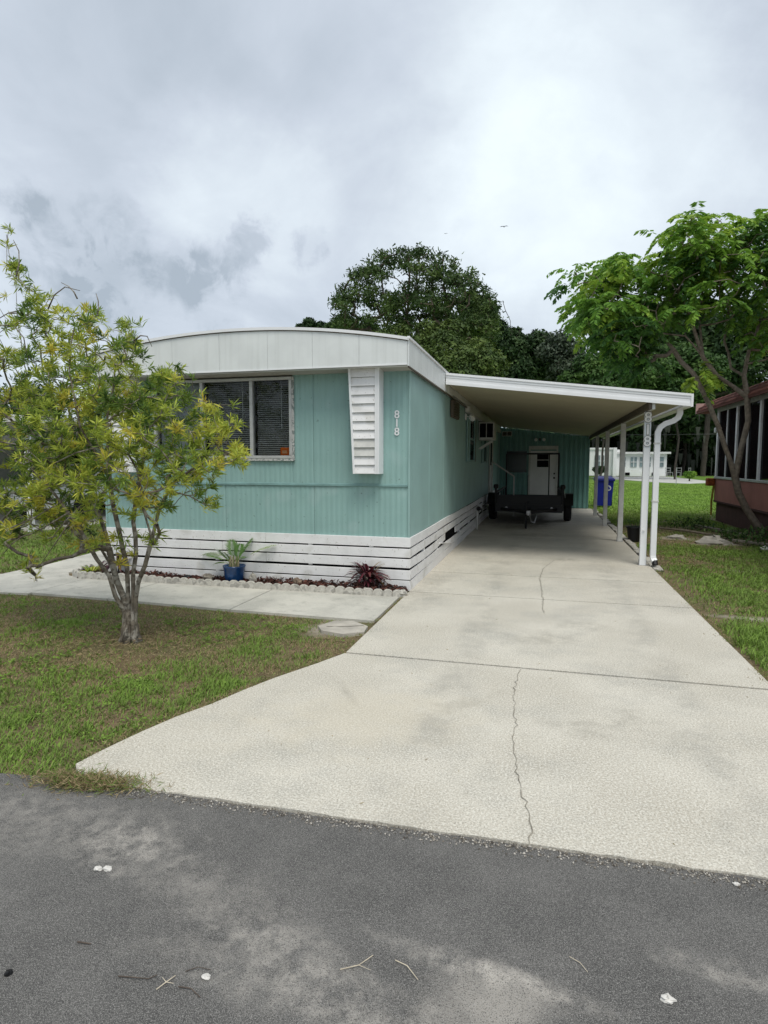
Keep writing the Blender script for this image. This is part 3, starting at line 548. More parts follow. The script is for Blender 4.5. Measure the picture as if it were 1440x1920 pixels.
# ------------------------------------------------------------------ shed
MB().box(XR-.03, -1.43, 20.3, 20.42, 0, 2.75).build('junction_trim', tealside, home)
shed = root('shed', (0, 20.4, 0), 'teal corrugated metal shed with a white door closing the end of the carport', 'shed')
SY = 20.4
def ztop(x): return 2.70-.118*(x+1.43)
MB().box(-1.44, 1.38, SY+.03, 24.5, 0, 2.3).build('shed_body', tealshed, shed)
def ribs(xa, xb, za):
    b = MB(); per = .15; vs = []; prof = [(0, 0), (.05, 0), (.06, -.035), (.11, -.035), (.12, 0)]
    x = xa; pts = []
    while x < xb-.01:
        for dx, dy in prof:
            if x+dx < xb: pts.append((x+dx, SY+dy))
        x += per
    pts.append((xb, SY))
    for (px, py) in pts: zz = za if za > 1 else 0.; vs += [(px, py, zz+.005), (px, py, ztop(px)-.07)]
    b.add(vs, [(2*i, 2*i+2, 2*i+3, 2*i+1) for i in range(len(pts)-1)]); return b
ribs(-1.44, -.49, 0).build('wall_sheet', tealshed, shed); ribs(-.488, .44, 2.03).build('wall_sheet', tealshed, shed); ribs(.442, 1.4, 0).build('wall_sheet', tealshed, shed)
MB().box(1.38, 1.41, SY-.025, 24.5, 0, 2.3).build('wall_sheet', tealshed, shed)
df = MB().box(-.487, -.43, SY-.03, SY+.02, 0, 2.02).box(.385, .44, SY-.03, SY+.02, 0, 2.02).box(-.429, .384, SY-.03, SY+.02, 1.9, 2.02).build('door_frame', dullwhite, shed)
dl = MB().box(-.428, .383, SY-.012, SY+.02, .02, 1.86).build('door', mat('door_white', (.78, .78, .77), .5, .05, 4), shed)
MB().box(-.22, .14, SY-.02, SY-.013, 1.33, 1.78).build('pane', dark, dl); MB().box(-.22, .14, SY-.03, SY-.021, 1.55, 1.57).box(-.26, -.221, SY-.022, SY-.013, 1.3, 1.8).build('muntin', MATS['door_white'], dl)
MB().lathe([(.03, -.03), (.035, .0), (.02, .02)], (.33, SY-.045, .98), 10, 'y').lathe([(.025, -.02), (.028, .0), (.02, .02)], (.33, SY-.035, 1.12), 10, 'y').build('handle', black, dl)
MB().box(-1.2, -.55, SY-.05, SY-.024, 1.15, 1.85).build('window', mat('shed_window_glass', (.012, .03, .026), .25), shed)
vt = MB().box(-1.36, -1.04, SY-.05, SY-.02, 2.34, 2.5).build('vent', dullwhite, shed)
MB().box(-1.34, -1.21, SY-.053, SY-.051, 2.36, 2.48).box(-1.19, -1.06, SY-.053, SY-.051, 2.36, 2.48).build('grille', brown, vt)
for sx in (-.27, -.02):
    MB().lathe([(.02, .05), (.055, -.03), (.05, -.06), (.01, -.062)], (sx, SY-.09, 2.22), 12, 'y').build('flood_lamp', cap, shed, smooth=True)
MB().box(-.17, -.12, SY-.04, SY-.023, 2.19, 2.27).build('lamp_base', brown, shed)
# ------------------------------------------------------------------ carport
cp = root('carport', (1.42, 9.33, 0), 'white aluminium carport with a sloping roof on four slim posts beside the teal home', 'carport')
CY0, CY1 = 8.9, 20.38; CXL, CXR = -1.425, 1.88
def cz(x): return 2.635-(x-CXL)*.118
# underside pans
np_ = 11; pw = (CXR-CXL-.1)/np_
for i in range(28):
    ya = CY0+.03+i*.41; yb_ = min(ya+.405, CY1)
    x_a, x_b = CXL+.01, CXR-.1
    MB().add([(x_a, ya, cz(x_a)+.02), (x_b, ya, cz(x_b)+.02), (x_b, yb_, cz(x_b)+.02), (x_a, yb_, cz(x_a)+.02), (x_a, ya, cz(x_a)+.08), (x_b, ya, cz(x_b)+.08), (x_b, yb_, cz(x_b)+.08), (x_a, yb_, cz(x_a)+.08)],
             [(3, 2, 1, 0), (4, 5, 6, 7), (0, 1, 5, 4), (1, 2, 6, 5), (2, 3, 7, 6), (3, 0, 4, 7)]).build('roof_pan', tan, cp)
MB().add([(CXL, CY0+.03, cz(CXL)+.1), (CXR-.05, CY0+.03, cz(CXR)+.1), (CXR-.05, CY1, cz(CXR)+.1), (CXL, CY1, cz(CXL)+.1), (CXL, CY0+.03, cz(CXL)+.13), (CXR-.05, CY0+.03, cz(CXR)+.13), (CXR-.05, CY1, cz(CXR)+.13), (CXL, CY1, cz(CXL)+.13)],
         [(3, 2, 1, 0), (4, 5, 6, 7), (0, 1, 5, 4), (1, 2, 6, 5), (2, 3, 7, 6), (3, 0, 4, 7)]).build('roof_top', rooftop, cp)
def slopedbox(xa, xb, y0, y1, o0, o1):
    return MB().add([(xa, y0, cz(xa)+o0), (xb, y0, cz(xb)+o0), (xb, y1, cz(xb)+o0), (xa, y1, cz(xa)+o0), (xa, y0, cz(xa)+o1), (xb, y0, cz(xb)+o1), (xb, y1, cz(xb)+o1), (xa, y1, cz(xa)+o1)],
                    [(3, 2, 1, 0), (4, 5, 6, 7), (0, 1, 5, 4), (1, 2, 6, 5), (2, 3, 7, 6), (3, 0, 4, 7)])
ff = MB()
for (a, c, d) in ((0, .045, .0), (.045, .1, .012), (.1, .135, .006), (.135, .168, -.006)):
    q = slopedbox(CXL, CXR, CY0+d, CY0+.029, a+.0008, c-.0008); ff.add(q.v, q.f)
ff.build('front_fascia', cap, cp)
gt = MB().box(CXR-.09, CXR+.03, CY0+.031, CY1, cz(CXR)-.005, cz(CXR)+.01); gt.box(CXR+.0, CXR+.03, CY0+.031, CY1, cz(CXR)+.0101, cz(CXR)+.15); gt.box(CXR+.001, CXR+.03, CY0-.004, CY0+.03, cz(CXR)-.006, cz(CXR)+.165)
gt.build('gutter', cap, cp)
xb_ = 1.42
MB().box(xb_-.05, xb_-.01, CY0+.05, CY1, cz(xb_)-.075, cz(xb_)+.018).build('beam', brown, cp)
MB().box(xb_-.009, xb_+.03, CY0+.05, CY1, cz(xb_)-.08, cz(xb_)+.012).build('beam', dullwhite, cp)
for i, yy in enumerate((9.35, 12.08, 14.98, 17.78)):
    p = MB().box(xb_-.045, xb_+.045, yy-.035, yy+.035, .002, cz(xb_)-.082, .006).build('post', cap if i == 0 else dullwhite, cp)
    MB().box(xb_-.055, xb_+.055, yy-.05, yy+.05, .001, .01).box(xb_-.052, xb_-.0455, yy-.03, yy+.03, .01, .08).box(xb_+.0455, xb_+.052, yy-.03, yy+.03, .01, .08).build('foot_bracket', steel, p)
    if i == 0:
        for k, (zc_, ch) in enumerate(((2.13, '8'), (1.955, '1'), (1.79, '8'))):
            MB().box(xb_-.044, xb_+.044, yy-.044, yy-.0355, zc_-.084, zc_+.082, .003).build('number_tile', mat('tile_blue_white', (.62, .68, .72), .4) if k == 0 else MATS['tile_blue_white'], p)
            digit(ch, .20, (xb_, yy-.045, zc_), FR, brown, p, .011, 'digit_outline', .002)
            digit(ch, .20, (xb_, yy-.048, zc_), FR, white, p, .005, 'digit', .003)
        MB().tube([(xb_-.0, yy-.04, .52), (xb_+.0, yy-.06, .52)], .015, 8).build('screw_cap', cap, p)
dsx = 1.545; yy = 9.27
pts = [(1.82, yy, cz(CXR)-.004), (1.82, yy, cz(CXR)-.07), (1.80, yy, 2.12), (1.74, yy, 2.075), (1.64, yy, 2.04), (1.575, yy, 1.99), (dsx, yy, 1.92), (dsx, yy, 1.8), (dsx, yy, .16), (dsx+.005, yy-.01, .11), (dsx+.02, yy-.04, .075)]
ds_ = MB().tube(pts, [.052]*len(pts), 4, 1.0); ds_.build('downspout', cap, cp)
MB().tube([(dsx+.02, yy-.03, .09), (dsx+.025, yy-.06, .03)], .04, 8).build('downspout_boot', black, cp)
for zz in (.93, 1.75): MB().box(dsx-.045, dsx+.045, yy-.042, yy+.04, zz, zz+.025).build('downspout_strap', dullwhite, cp)
# edging pavers along the post line
y = 9.05; grp = 'small edging pavers along the driveway by the carport posts'
es = MB().box(1.53, 1.66, 9.0, 20.2, -.06, -.022).build('post_edging', MATS['joint_dirt'], label='broken row of pale edging pavers along the carport posts', cat='edging')
while y < 20.1:
    l = random.uniform(.25, .42)
    if random.random() < .85:
        q = MB().box(1.532, 1.53+random.uniform(.09, .13), y, y+l-.02, -.05, random.uniform(-.004, .018), .006)
        a = random.uniform(-.04, .04); q.v = [(v[0]+(v[1]-y)*a, v[1], v[2]) for v in q.v]; q.build('paver', edgem if random.random() < .6 else walkm, es)
    y += l
# ------------------------------------------------------------------ trailer
tr = root('utility_trailer', (-.32, 16.5, 0), 'black open utility trailer with raised ramp gate parked under the carport', 'trailer')
tx0, tx1, ty0, ty1 = -1.08, .42, 14.75, 18.3
MB().box(tx0, tx1, ty0, ty1, .42, .46).build('deck', mat('dark_deck_boards', (.012, .011, .01), .9, .3, 8), tr)
fr = MB().box(tx0-.03, tx1+.03, ty0-.05, ty0, .30, .48).box(tx0-.03, tx1+.03, ty1, ty1+.05, .34, .48).box(tx0-.05, tx0, ty0, ty1, .34, .48).box(tx1, tx1+.05, ty0, ty1, .34, .48); fr.build('chassis', black, tr)
MB().box(tx0, tx1, ty0-.045, ty0-.01, .481, .70).build('front_board', black, tr)
for s_, xx in ((-1, tx0-.025), (1, tx1+.025)):
    r_ = MB().bar((xx, ty0, .76), (xx, ty1, .76), .04)
    for k in range(5): yy = ty0+(ty1-ty0)*k/4; r_.bar((xx, yy, .48), (xx, yy, .76), .035)
    r_.build('side_rail', black, tr)
    MB().tube([(xx, ty0-.03, .5), (xx, ty0-.03, .92)], .035, 8).lathe([(.05, .0), (.06, .02), (.06, .08), (.04, .1)], (xx, ty0-.03, .86), 10).build('stake_pocket', black, tr)
    wxx = xx+s_*.16
    w = MB().lathe([(.2, -.09), (.30, -.09), (.33, -.05), (.33, .05), (.30, .09), (.2, .09)], (wxx, 15.95, .33), 22, 'x').build('wheel', rubber, tr)
    MB().lathe([(.03, .04), (.19, .02), (.2, .085), (.05, .06)] if s_ > 0 else [(.05, -.06), (.2, -.085), (.19, -.02), (.03, -.04)], (wxx, 15.95, .33), 16, 'x').build('rim', steel, w)
    fd = MB(); vs = []
    for k in range(7):
        a = math.pi*k/6; yy = 15.95-.46*math.cos(a); zz = .33+.42*math.sin(a) if k not in (0, 6) else .42
        zz = min(zz, .70); vs += [(wxx-.12, yy, zz), (wxx+.12, yy, zz)]
    fd.add(vs, [(2*k, 2*k+1, 2*k+3, 2*k+2) for k in range(6)]); fd.build('fender', black, tr)
MB().bar((tx1+.03, ty0, .9), (tx1+.1, 15.45, .62), .03).build('gate_spring_arm', steel, tr)
gm = MB().bar((tx0, 18.4, 1.74), (tx1+.02, 18.4, 1.74), .05).bar((tx0, 18.4, .46), (tx0, 18.4, 1.74), .045).bar((tx1, 18.4, .46), (tx1, 18.4, 1.74), .05).bar((tx0, 18.4, .5), (tx1, 18.4, .5), .05).bar((.15, 18.4, .46), (.15, 18.4, 1.74), .035).bar((-.45, 18.4, .46), (-.45, 18.4, 1.1), .02)
gm.build('ramp_gate', black, tr)
tg = MB().bar((tx0+.1, ty0, .38), (-.30, 13.75, .36), .06).bar((tx1-.1, ty0, .38), (-.30, 13.75, .36), .06).bar((-.30, 14.6, .36), (-.30, 13.45, .36), .07); tg.build('tongue', black, tr)
MB().bar((-.30, 13.5, .4), (-.30, 13.3, .4), .08).lathe([(.01, .0), (.05, .01), (.05, .05), (.01, .06)], (-.30, 13.33, .34), 10).build('coupler', steel, tr)
MB().tube([(-.36, 13.8, .02), (-.36, 13.8, .62)], .026, 8).tube([(-.36, 13.8, .6), (-.30, 13.76, .62)], .012, 6).build('jack', black, tr)
MB().lathe([(.03, -.02), (.07, -.02), (.07, .02), (.03, .02)], (-.36, 13.8, .07), 12, 'x').build('jack_wheel', rubber, tr)
MB().tube([(-.28, 13.5, .34), (-.24, 13.6, .18), (-.18, 13.8, .14), (-.14, 14.1, .28)], .012, 5).build('safety_chain', steel, tr)
for xx in (-.85, .2): MB().lathe([(.005, -.01), (.03, -.01), (.03, .01), (.005, .01)], (xx, ty0-.06, .4), 8, 'y').build('reflector', steel, tr)
# ------------------------------------------------------------------ bins, pots, bed
bn = root('recycling_bin', (2.0, 21.5, 0), 'blue wheeled recycling bin with a round white emblem behind the carport posts', 'bin')
bx0, bx1, by0, by1 = 1.70, 2.27, 21.3, 21.95
b_ = MB().add([(bx0+.06, by0+.06, .04), (bx1-.06, by0+.06, .04), (bx1-.06, by1-.08, .04), (bx0+.06, by1-.08, .04), (bx0, by0, .9), (bx1, by0, .9), (bx1, by1, .9), (bx0, by1, .9)],
              [(3, 2, 1, 0), (4, 5, 6, 7), (0, 1, 5, 4), (1, 2, 6, 5), (2, 3, 7, 6), (3, 0, 4, 7)]); b_.box(bx0-.03, bx1+.03, by0-.03, by1+.02, .86, .92, .01); bo = b_.build('body', bluebin, bn)
MB().add([(bx0-.04, by0-.04, .922), (bx1+.04, by0-.04, .922), (bx1+.04, by1+.04, .95), (bx0-.04, by1+.04, .95), (bx0+.03, by0+.04, .97), (bx1-.03, by0+.04, .97), (bx1-.03, by1-.04, 1.02), (bx0+.03, by1-.04, 1.02)],
         [(3, 2, 1, 0), (4, 5, 6, 7), (0, 1, 5, 4), (1, 2, 6, 5), (2, 3, 7, 6), (3, 0, 4, 7)]).build('lid', mat('dark_blue_plastic', (.01, .012, .12), .5), bn)
for xx in (bx0-.01, bx1-.04): MB().lathe([(.03, .0), (.12, .0), (.12, .05), (.03, .05)], (xx, by1-.05, .12), 14, 'x').build('wheel', rubber, bn)
MB().bar((bx0+.05, by1+.06, .96), (bx1-.05, by1+.06, .96), .035).build('handle', black, bn)
rg = MB(); vs = []
for k in range(24):
    a = 2*math.pi*k/24
    for r in (.085, .062): vs.append((2.02+r*math.cos(a), by0+.012, .6+r*math.sin(a)))
rg.add(vs, [(2*k, (2*k+2) % 48, (2*k+3) % 48, 2*k+1) for k in range(24)])
for k in range(3):
    a = 2*math.pi*k/3+.5; c_, s_ = math.cos(a), math.sin(a); rg.add([(2.02+.045*math.cos(a-.5), by0+.011, .6+.045*math.sin(a-.5)), (2.02+.045*math.cos(a+.6), by0+.011, .6+.045*math.sin(a+.6)), (2.02+.025*c_, by0+.011, .6+.025*s_)], [(0, 1, 2)])
for i, v in enumerate(rg.v): rg.v[i] = (v[0]+at(1141, 913, 21.3)[0]-2.02, v[1]-.02+.06*(1-v[2]/.9)+.0, v[2]+.03)
rg.build('emblem', cap, bn)
bp = root('black_plant_pot', (1.68, 12.3, 0), 'black plastic nursery pot standing behind the second carport post', 'plant pot')
MB().lathe([(.10, -.02), (.13, .24), (.145, .24), (.145, .27), (.125, .27), (.115, .2), (.01, .2)], (1.70, 12.3, 0), 18).build('pot', black, bp, smooth=False)
for k in range(9):
    a = random.uniform(0, 6.28); MB().tube([(1.70+.05*math.cos(a), 12.3+.05*math.sin(a), .2), (1.70+.1*math.cos(a), 12.3+.1*math.sin(a), .36), (1.70+.17*math.cos(a), 12.3+.15*math.sin(a), .42)], [.004, .003, .002], 4).build('stem', frondg, bp)
# garden bed
bed = [(-6.0, 6.55), (-5.75, 6.38), (-5.4, 6.44), (-1.6, 6.44), (-1.5, 6.5), (-1.5, 6.75), (-5.6, 6.75), (-5.95, 7.1)]
MB().prism(bed, -.05, .012).build('bed_soil', mat('bed_dark_soil', (.05, .03, .022), .95, .4, 30, .8, 60), kind='structure')
n = 9000; X = rng.uniform(-6, -1.5, n); Y = rng.uniform(6.38, 7.0, n); ok = inpoly(X, Y, bed); X = X[ok]; Y = Y[ok]; n = len(X)
hm = .015+.05*np.clip((Y-6.42)/.3, 0, 1)*(.4+vnoise(X, Y, 2.5, 3))+.05*np.exp(-((X+1.98)/.25)**2)
C = np.stack([X, Y, hm*rng.uniform(.3, 1, n)], 1); d = nrm(rng.normal(size=(n, 3))*[1, 1, .4]); s = nrm(np.cross(d, rng.normal(size=(n, 3))))
ln_ = rng.uniform(.012, .035, (n, 1)); wd = rng.uniform(.004, .010, (n, 1))
V = np.stack([C-d*ln_-s*wd, C+d*ln_-s*wd, C+d*ln_+s*wd, C-d*ln_+s*wd], 1).reshape(-1, 3)
fastmesh('mulch', V, np.arange(4*n).reshape(-1, 4), mulch, rng.random(n), kind='stuff', label='red brown bark mulch in the narrow bed along the skirting', cat='mulch')
ed = root('scalloped_edging', (-3.6, 6.43, 0), 'row of weathered scalloped concrete edging round the mulch bed', 'edging')
path = [(-6.05, 6.95), (-6.0, 6.68), (-5.93, 6.5), (-5.76, 6.39), (-5.5, 6.40), (-1.62, 6.43), (-1.5, 6.46)]
acc = []; 
for i in range(len(path)-1):
    a = np.array(path[i]); c = np.array(path[i+1]); Ls = np.linalg.norm(c-a); k = 0
    acc.append((a, c, Ls))
tot = sum(x[2] for x in acc); ns_ = int(tot/.112); 
for q in range(ns_):
    dd = (q+.5)*tot/ns_; 
    for a, c, Ls in acc:
        if dd <= Ls: break
        dd -= Ls
    p = a+(c-a)*dd/Ls; dr_ = (c-a)/Ls; nn_ = np.array([-dr_[1], dr_[0]]); hh = random.uniform(.066, .078); w2 = .0565; tk = .026
    if p[0] < -4.6: hh += .01
    pr = [(-w2, -.03), (w2, -.03), (w2, hh*.45), (w2*.82, hh*.78), (w2*.4, hh), (-w2*.4, hh), (-w2*.82, hh*.78), (-w2, hh*.45)]
    b_ = MB(); tl = random.uniform(-.05, .05); off = random.uniform(-.003, .003); vs = []
    for sgn in (-1, 1):
        for (u, z) in pr: zz = z; vs.append((p[0]+dr_[0]*u*.98+nn_[0]*(sgn*tk*(.6 if z > hh*.8 else 1)+off+tl*max(z, 0)), p[1]+dr_[1]*u*.98+nn_[1]*(sgn*tk*(.6 if z > hh*.8 else 1)+off+tl*max(z, 0)), zz))
    m8 = 8; b_.add(vs, [tuple(range(7, -1, -1)), tuple(range(8, 16))]+[(i, (i+1) % 8, 8+(i+1) % 8, 8+i) for i in range(8)]); b_.build('scallop', edgem, ed)
# blue potted palm
pp = root('potted_palm', (-3.66, 6.62, 0), 'small palm in a glossy dark blue pot in the mulch bed', 'potted plant')
pc = (-3.66, 6.60, .01)
MB().lathe([(.10, 0), (.106, .005), (.122, .1), (.132, .19), (.138, .2), (.138, .215), (.122, .215), (.115, .17), (.01, .17)], pc, 28).build('pot', bluepot, pp, smooth=True)
MB().lathe([(.01, .165), (.112, .165), (.112, .18), (.01, .185)], pc, 16).build('soil', MATS['bed_dark_soil'], pp)
def frond(base, az, ln0, lean, curl, nleaf, ll, parent, m, tone, name='frond', wid=.017):
    base = np.array(base, float); pts = [base]; el = math.radians(lean); seg = ln0/8
    for k in range(8): el -= curl/8; pts.append(pts[-1]+seg*np.array([math.cos(az)*math.cos(el), math.sin(az)*math.cos(el), math.sin(el)]))
    V = []; Fq = []; T = []
    def quad(a, b_, c, d_, t): i = len(V); V.extend([a, b_, c, d_]); Fq.append((i, i+1, i+2, i+3)); T.append(t)
    side = np.array([-math.sin(az), math.cos(az), 0])
    for k in range(8): r = .006*(1-k/9); quad(pts[k]-side*r, pts[k]+side*r, pts[k+1]+side*r*.8, pts[k+1]-side*r*.8, tone)
    for j in range(nleaf):
        f = .42+.58*j/nleaf; kk = min(7, int(f*8)); p = pts[kk]+(pts[kk+1]-pts[kk])*(f*8-kk); d = (pts[kk+1]-pts[kk])/seg; up = np.cross(d, side)
        for sg in (-1, 1):
            l = ll*math.sin(math.pi*(.25+.7*(j/nleaf)))*random.uniform(.85, 1.1); dirv = nrm(d*.75+side*sg*.75+up*-.1+np.array([0, 0, -.15])); w = nrm(np.cross(dirv, up))*wid*.5
            quad(p-w*.4, p+dirv*l*.4-w, p+dirv*l, p+dirv*l*.4+w, tone+random.uniform(-.12, .12))
    fastmesh(name, np.array(V), np.array(Fq), m, T, parent)
for i, (az, ln0, lean, curl) in enumerate(((2.9, .60, 62, 1.5), (.2, .62, 60, .9), (.7, .44, 80, .6), (2.2, .38, 84, .5), (4.4, .34, 78, .8), (3.5, .36, 68, 1.1), (5.6, .40, 70, 1.2), (1.4, .32, 86, .4), (3.1, .28, 60, 1.5))):
    frond((pc[0]+random.uniform(-.04, .04), pc[1]+random.uniform(-.04, .04), .18), az, ln0, lean, curl, 13, .12, pp, frondg, [.75, .95, .5, .35, .4, .6, .55, .4, .7][i])
for k in range(9):
    a = k*.7; MB().tube([(pc[0]+.05*math.cos(a), pc[1]+.05*math.sin(a), .17), (pc[0]+.06*math.cos(a), pc[1]+.06*math.sin(a), .34)], [.011, .006], 6).build('cane', mat('cane', (.3, .26, .16), .8, .3, 20) if k == 0 else MATS['cane'], pp)
def spiky(name, c, label, nl, ln0, m, tones, cat='shrub', stalks=5, ht=.17):
    r = root(name, c, label, cat); c = np.array(c)
    for k in range(stalks): a = k*1.3; MB().tube([c+(.02*math.cos(a), .02*math.sin(a), -.02), c+(.05*math.cos(a), .05*math.sin(a), ht)], [.01, .008], 6).build('stem', barkd, r)
    for k in range(nl):
        a = random.uniform(0, 6.28); el = random.uniform(-.1, 1.35); l = ln0*random.uniform(.6, 1.1); w = l*.085
        st_ = c+np.array([.05*math.cos(a), .05*math.sin(a), ht*random.uniform(.5, 1.15)]); V = []; sd_ = np.array([-math.sin(a), math.cos(a), 0]); p = st_; e0 = el
        ws = [.35, .9, 1., .75, .08]
        for j in range(5): V += [p-sd_*w*ws[j], p+np.array([0, 0, -.25*w*ws[j]]), p+sd_*w*ws[j]]; p = p+l/4*np.array([math.cos(a)*math.cos(e0), math.sin(a)*math.cos(e0), math.sin(e0)]); e0 -= .28
        Fq = []
        for j in range(4):
            for q in (0, 1): Fq.append((3*j+q, 3*j+q+1, 3*j+q+4, 3*j+q+3))
        fastmesh('leaf', np.array(V), np.array(Fq), m, [random.choice(tones)]*8, r)
    return r
spiky('red_shrub', (-1.96, 6.64, .03), 'dark red spiky-leaved plant at the right end of the mulch bed', 95, .24, redleaf, [.05, .2, .35, .5, .2, .35, .95])
spiky('dark_shrub', (-5.38, 6.62, .03), 'dark leafy plant at the left end of the mulch bed behind the tree stems', 45, .2, redleaf, [.0, .1, .2, .3])
spiky('yellow_green_plant', (-5.72, 6.55, .02), 'low yellow-green plant at the curved left end of the mulch bed', 40, .13, lefty, [.3, .5, .7], 'plant', 3, .04)
def rockm(name, c, r, label, m=rock, cat='rock', sq=(1, 1, .7), seed=0, grp=None):
    rs = random.Random(seed+17); b_ = MB(); n1_, n2_ = 7, 9; vs = []
    for i in range(n1_+1):
        th = math.pi*i/n1_
        for j in range(n2_): ph = 2*math.pi*j/n2_; k = r*rs.uniform(.68, 1.15); vs.append((c[0]+k*sq[0]*math.sin(th)*math.cos(ph), c[1]+k*sq[1]*math.sin(th)*math.sin(ph), c[2]+k*sq[2]*math.cos(th)))
    b_.add(vs, [(i*n2_+j, (i+1)*n2_+j, (i+1)*n2_+(j+1) % n2_, i*n2_+(j+1) % n2_) for i in range(n1_) for j in range(n2_)])
    return b_.build(name, m, label=label, cat=cat, group=grp, loc=c)
rockm('driftwood', (-4.02, 6.6, .05), .07, 'pale lump of driftwood just left of the blue pot', wood, 'driftwood', (1.2, .6, .8), 1)
rockm('rock', (-3.42, 6.62, .06), .07, 'upright pale rough rock just right of the blue pot', rock, 'rock', (.75, .6, 1.2), 2)
rockm('rock', (-2.85, 6.66, .04), .07, 'brown jagged rock in the middle of the mulch bed', mat('brown_rock', (.2, .15, .11), .9, .4, 20, .8, 40), 'rock', (1.1, .6, .8), 3)
rockm('rock', (-1.93, 6.47, .04), .045, 'small round white rock at the foot of the red shrub', edgem, 'rock', (1, .8, .7), 4)
rockm('rock', (-4.35, 6.66, .03), .05, 'small black rock lying left of the driftwood in the mulch', black, 'rock', (1.3, .6, .6), 5)
rockm('rock', (-1.50, 6.50, .02), .07, 'pale broken concrete lump at the corner of the skirting', edgem, 'rock', (.8, 1.2, .7), 6)
b_ = MB().prism([(-1.96, 5.05), (-1.88, 4.92), (-1.66, 4.86), (-1.50, 4.98), (-1.52, 5.16), (-1.70, 5.30), (-1.88, 5.26)], -.04, .003); b_.build('broken_slab', sand, label='cracked pale flat stone in the grass between walkway and driveway', cat='stone')
ribbon([(-1.88, 5.05), (-1.7, 5.1), (-1.56, 5.16)], .012, .006, 'crack', crackm, bpy.data.objects['broken_slab'])
# ------------------------------------------------------------------ litter on the road
for i, (x, yv, r, lb) in enumerate(((-1.56, 1.765, .016, 'white stone chip on the pale patch at the left of the road'), (-1.525, 1.772, .017, 'second white chip touching the first at the left of the road'), (-.92, 1.45, .013, 'small white chip near the forked pale twig'), (.37, 1.72, .019, 'largest white stone chip alone at the right of the road'), (.70, 2.285, .011, 'thin white flake by the driveway lip at the far right'))):
    rockm('stone_chip', (x, yv, -.003), r, lb, chip, 'stone', (1.2, .8, .55), 20+i)
rockm('pebble', (-1.49, 1.31, -.002), .012, 'black round pebble at the left bottom edge of the road', black, 'pebble', (1, 1, .8), 31)
def twigf(pts, r, m, lb, forks=()):
    z = -.003; P = [(p[0], p[1], z+.004*(i % 2)) for i, p in enumerate(pts)]
    r *= .62; b_ = MB().tube(P, [r*(1-.12*i) for i in range(len(P))], 5)
    for (i, q) in forks: b_.tube([P[i], (q[0], q[1], z+.006)], [r*.7, r*.4], 4)
    b_.build('twig', m, label=lb, cat='twig', loc=(P[0][0], P[0][1], z))
twigf([(-1.035, 1.375), (-1.02, 1.4), (-1.01, 1.43)], .003, twig, 'short forked pale twig left of the small white chip', ((1, (-1.04, 1.41)), (1, (-.995, 1.4))))
twigf([(-.99, 1.45), (-.96, 1.47), (-.92, 1.475)], .002, twigd, 'thin dark twig just above the forked pale twig')
twigf([(-.55, 1.575), (-.5, 1.60), (-.47, 1.65)], .003, twig, 'long straw-coloured stalk curving up in the middle of the road', ((1, (-.46, 1.59)),))
twigf([(-.40, 1.65), (-.36, 1.635), (-.32, 1.60)], .003, twig, 'straw-coloured stalk slanting down, right of the curved one')
twigf([(-1.17, 1.385), (-1.12, 1.39), (-1.08, 1.40), (-1.06, 1.415)], .003, twigd, 'long dark wavy twig near the bottom left of the road')
twigf([(-.98, 1.40), (-.94, 1.40), (-.90, 1.385)], .003, twigd, 'curved dark brown twig under the small white chip')
twigf([(-1.38, 1.46), (-1.33, 1.46)], .004, twigd, 'short thick dark twig at the far left of the road')
twigf([(.11, 1.80), (.14, 1.78), (.16, 1.755)], .002, twig, 'small pale stalk at the right part of the road')
# ------------------------------------------------------------------ trees
def skeleton(stems, tips, rtip, p=2.2, sag=.08, wob=.05, step=.25, seed=1):
    rs = np.random.default_rng(seed); nodes = []; par = []
    for st in stems:   # list of points; first point may be index to attach
        prev = -1
        if isinstance(st[0], int):
            tgt = np.array(st[1]); prev = int(np.argmin([np.linalg.norm(np.array(q)-tgt) for q in nodes])); st = st[1:]
        for a in range(len(st)-1 if len(st) > 1 else 0):
            A = np.array(st[a], float); B = np.array(st[a+1], float); k = max(1, int(np.linalg.norm(B-A)/step))
            for j in range(k):
                if prev >= 0 and a == 0 and j == 0 and np.linalg.norm(np.array(nodes[prev])-A) < 1e-6: continue
                nodes.append(A+(B-A)*j/k+rs.normal(size=3)*wob*.2*(j > 0)); par.append(prev); prev = len(nodes)-1
        nodes.append(np.array(st[-1], float)); par.append(prev)
    nstem = len(nodes); base = nodes[0]; tips = sorted(tips, key=lambda t: np.linalg.norm(t-base)); endn = []
    for t in tips:
        A = np.array(nodes); d = np.linalg.norm(A-t, axis=1)+.25*np.maximum(0, A[:, 2]-t[2]); d[:1] += 1
        j = int(np.argmin(d)); a = A[j]; k = max(2, int(np.linalg.norm(t-a)/step)+1); prev = j; bow = rs.normal(size=3)*np.linalg.norm(t-a)*.1+np.array([0, 0, -sag*np.linalg.norm(t-a)])
        for q in range(1, k+1):
            f = q/k; nodes.append(a+(t-a)*f+bow*math.sin(math.pi*f)+(rs.normal(size=3)*wob*.3 if q < k else 0)); par.append(prev); prev = len(nodes)-1
        endn.append(prev)
    nodes = np.array(nodes); par = np.array(par); cnt = np.zeros(len(nodes)); 
    haschild = np.zeros(len(nodes), bool); haschild[par[par >= 0]] = True; cnt[~haschild] = rtip**p
    for i in range(len(nodes)-1, -1, -1):
        if par[i] >= 0: cnt[par[i]] += cnt[i]
    return nodes, par, cnt**(1/p), endn
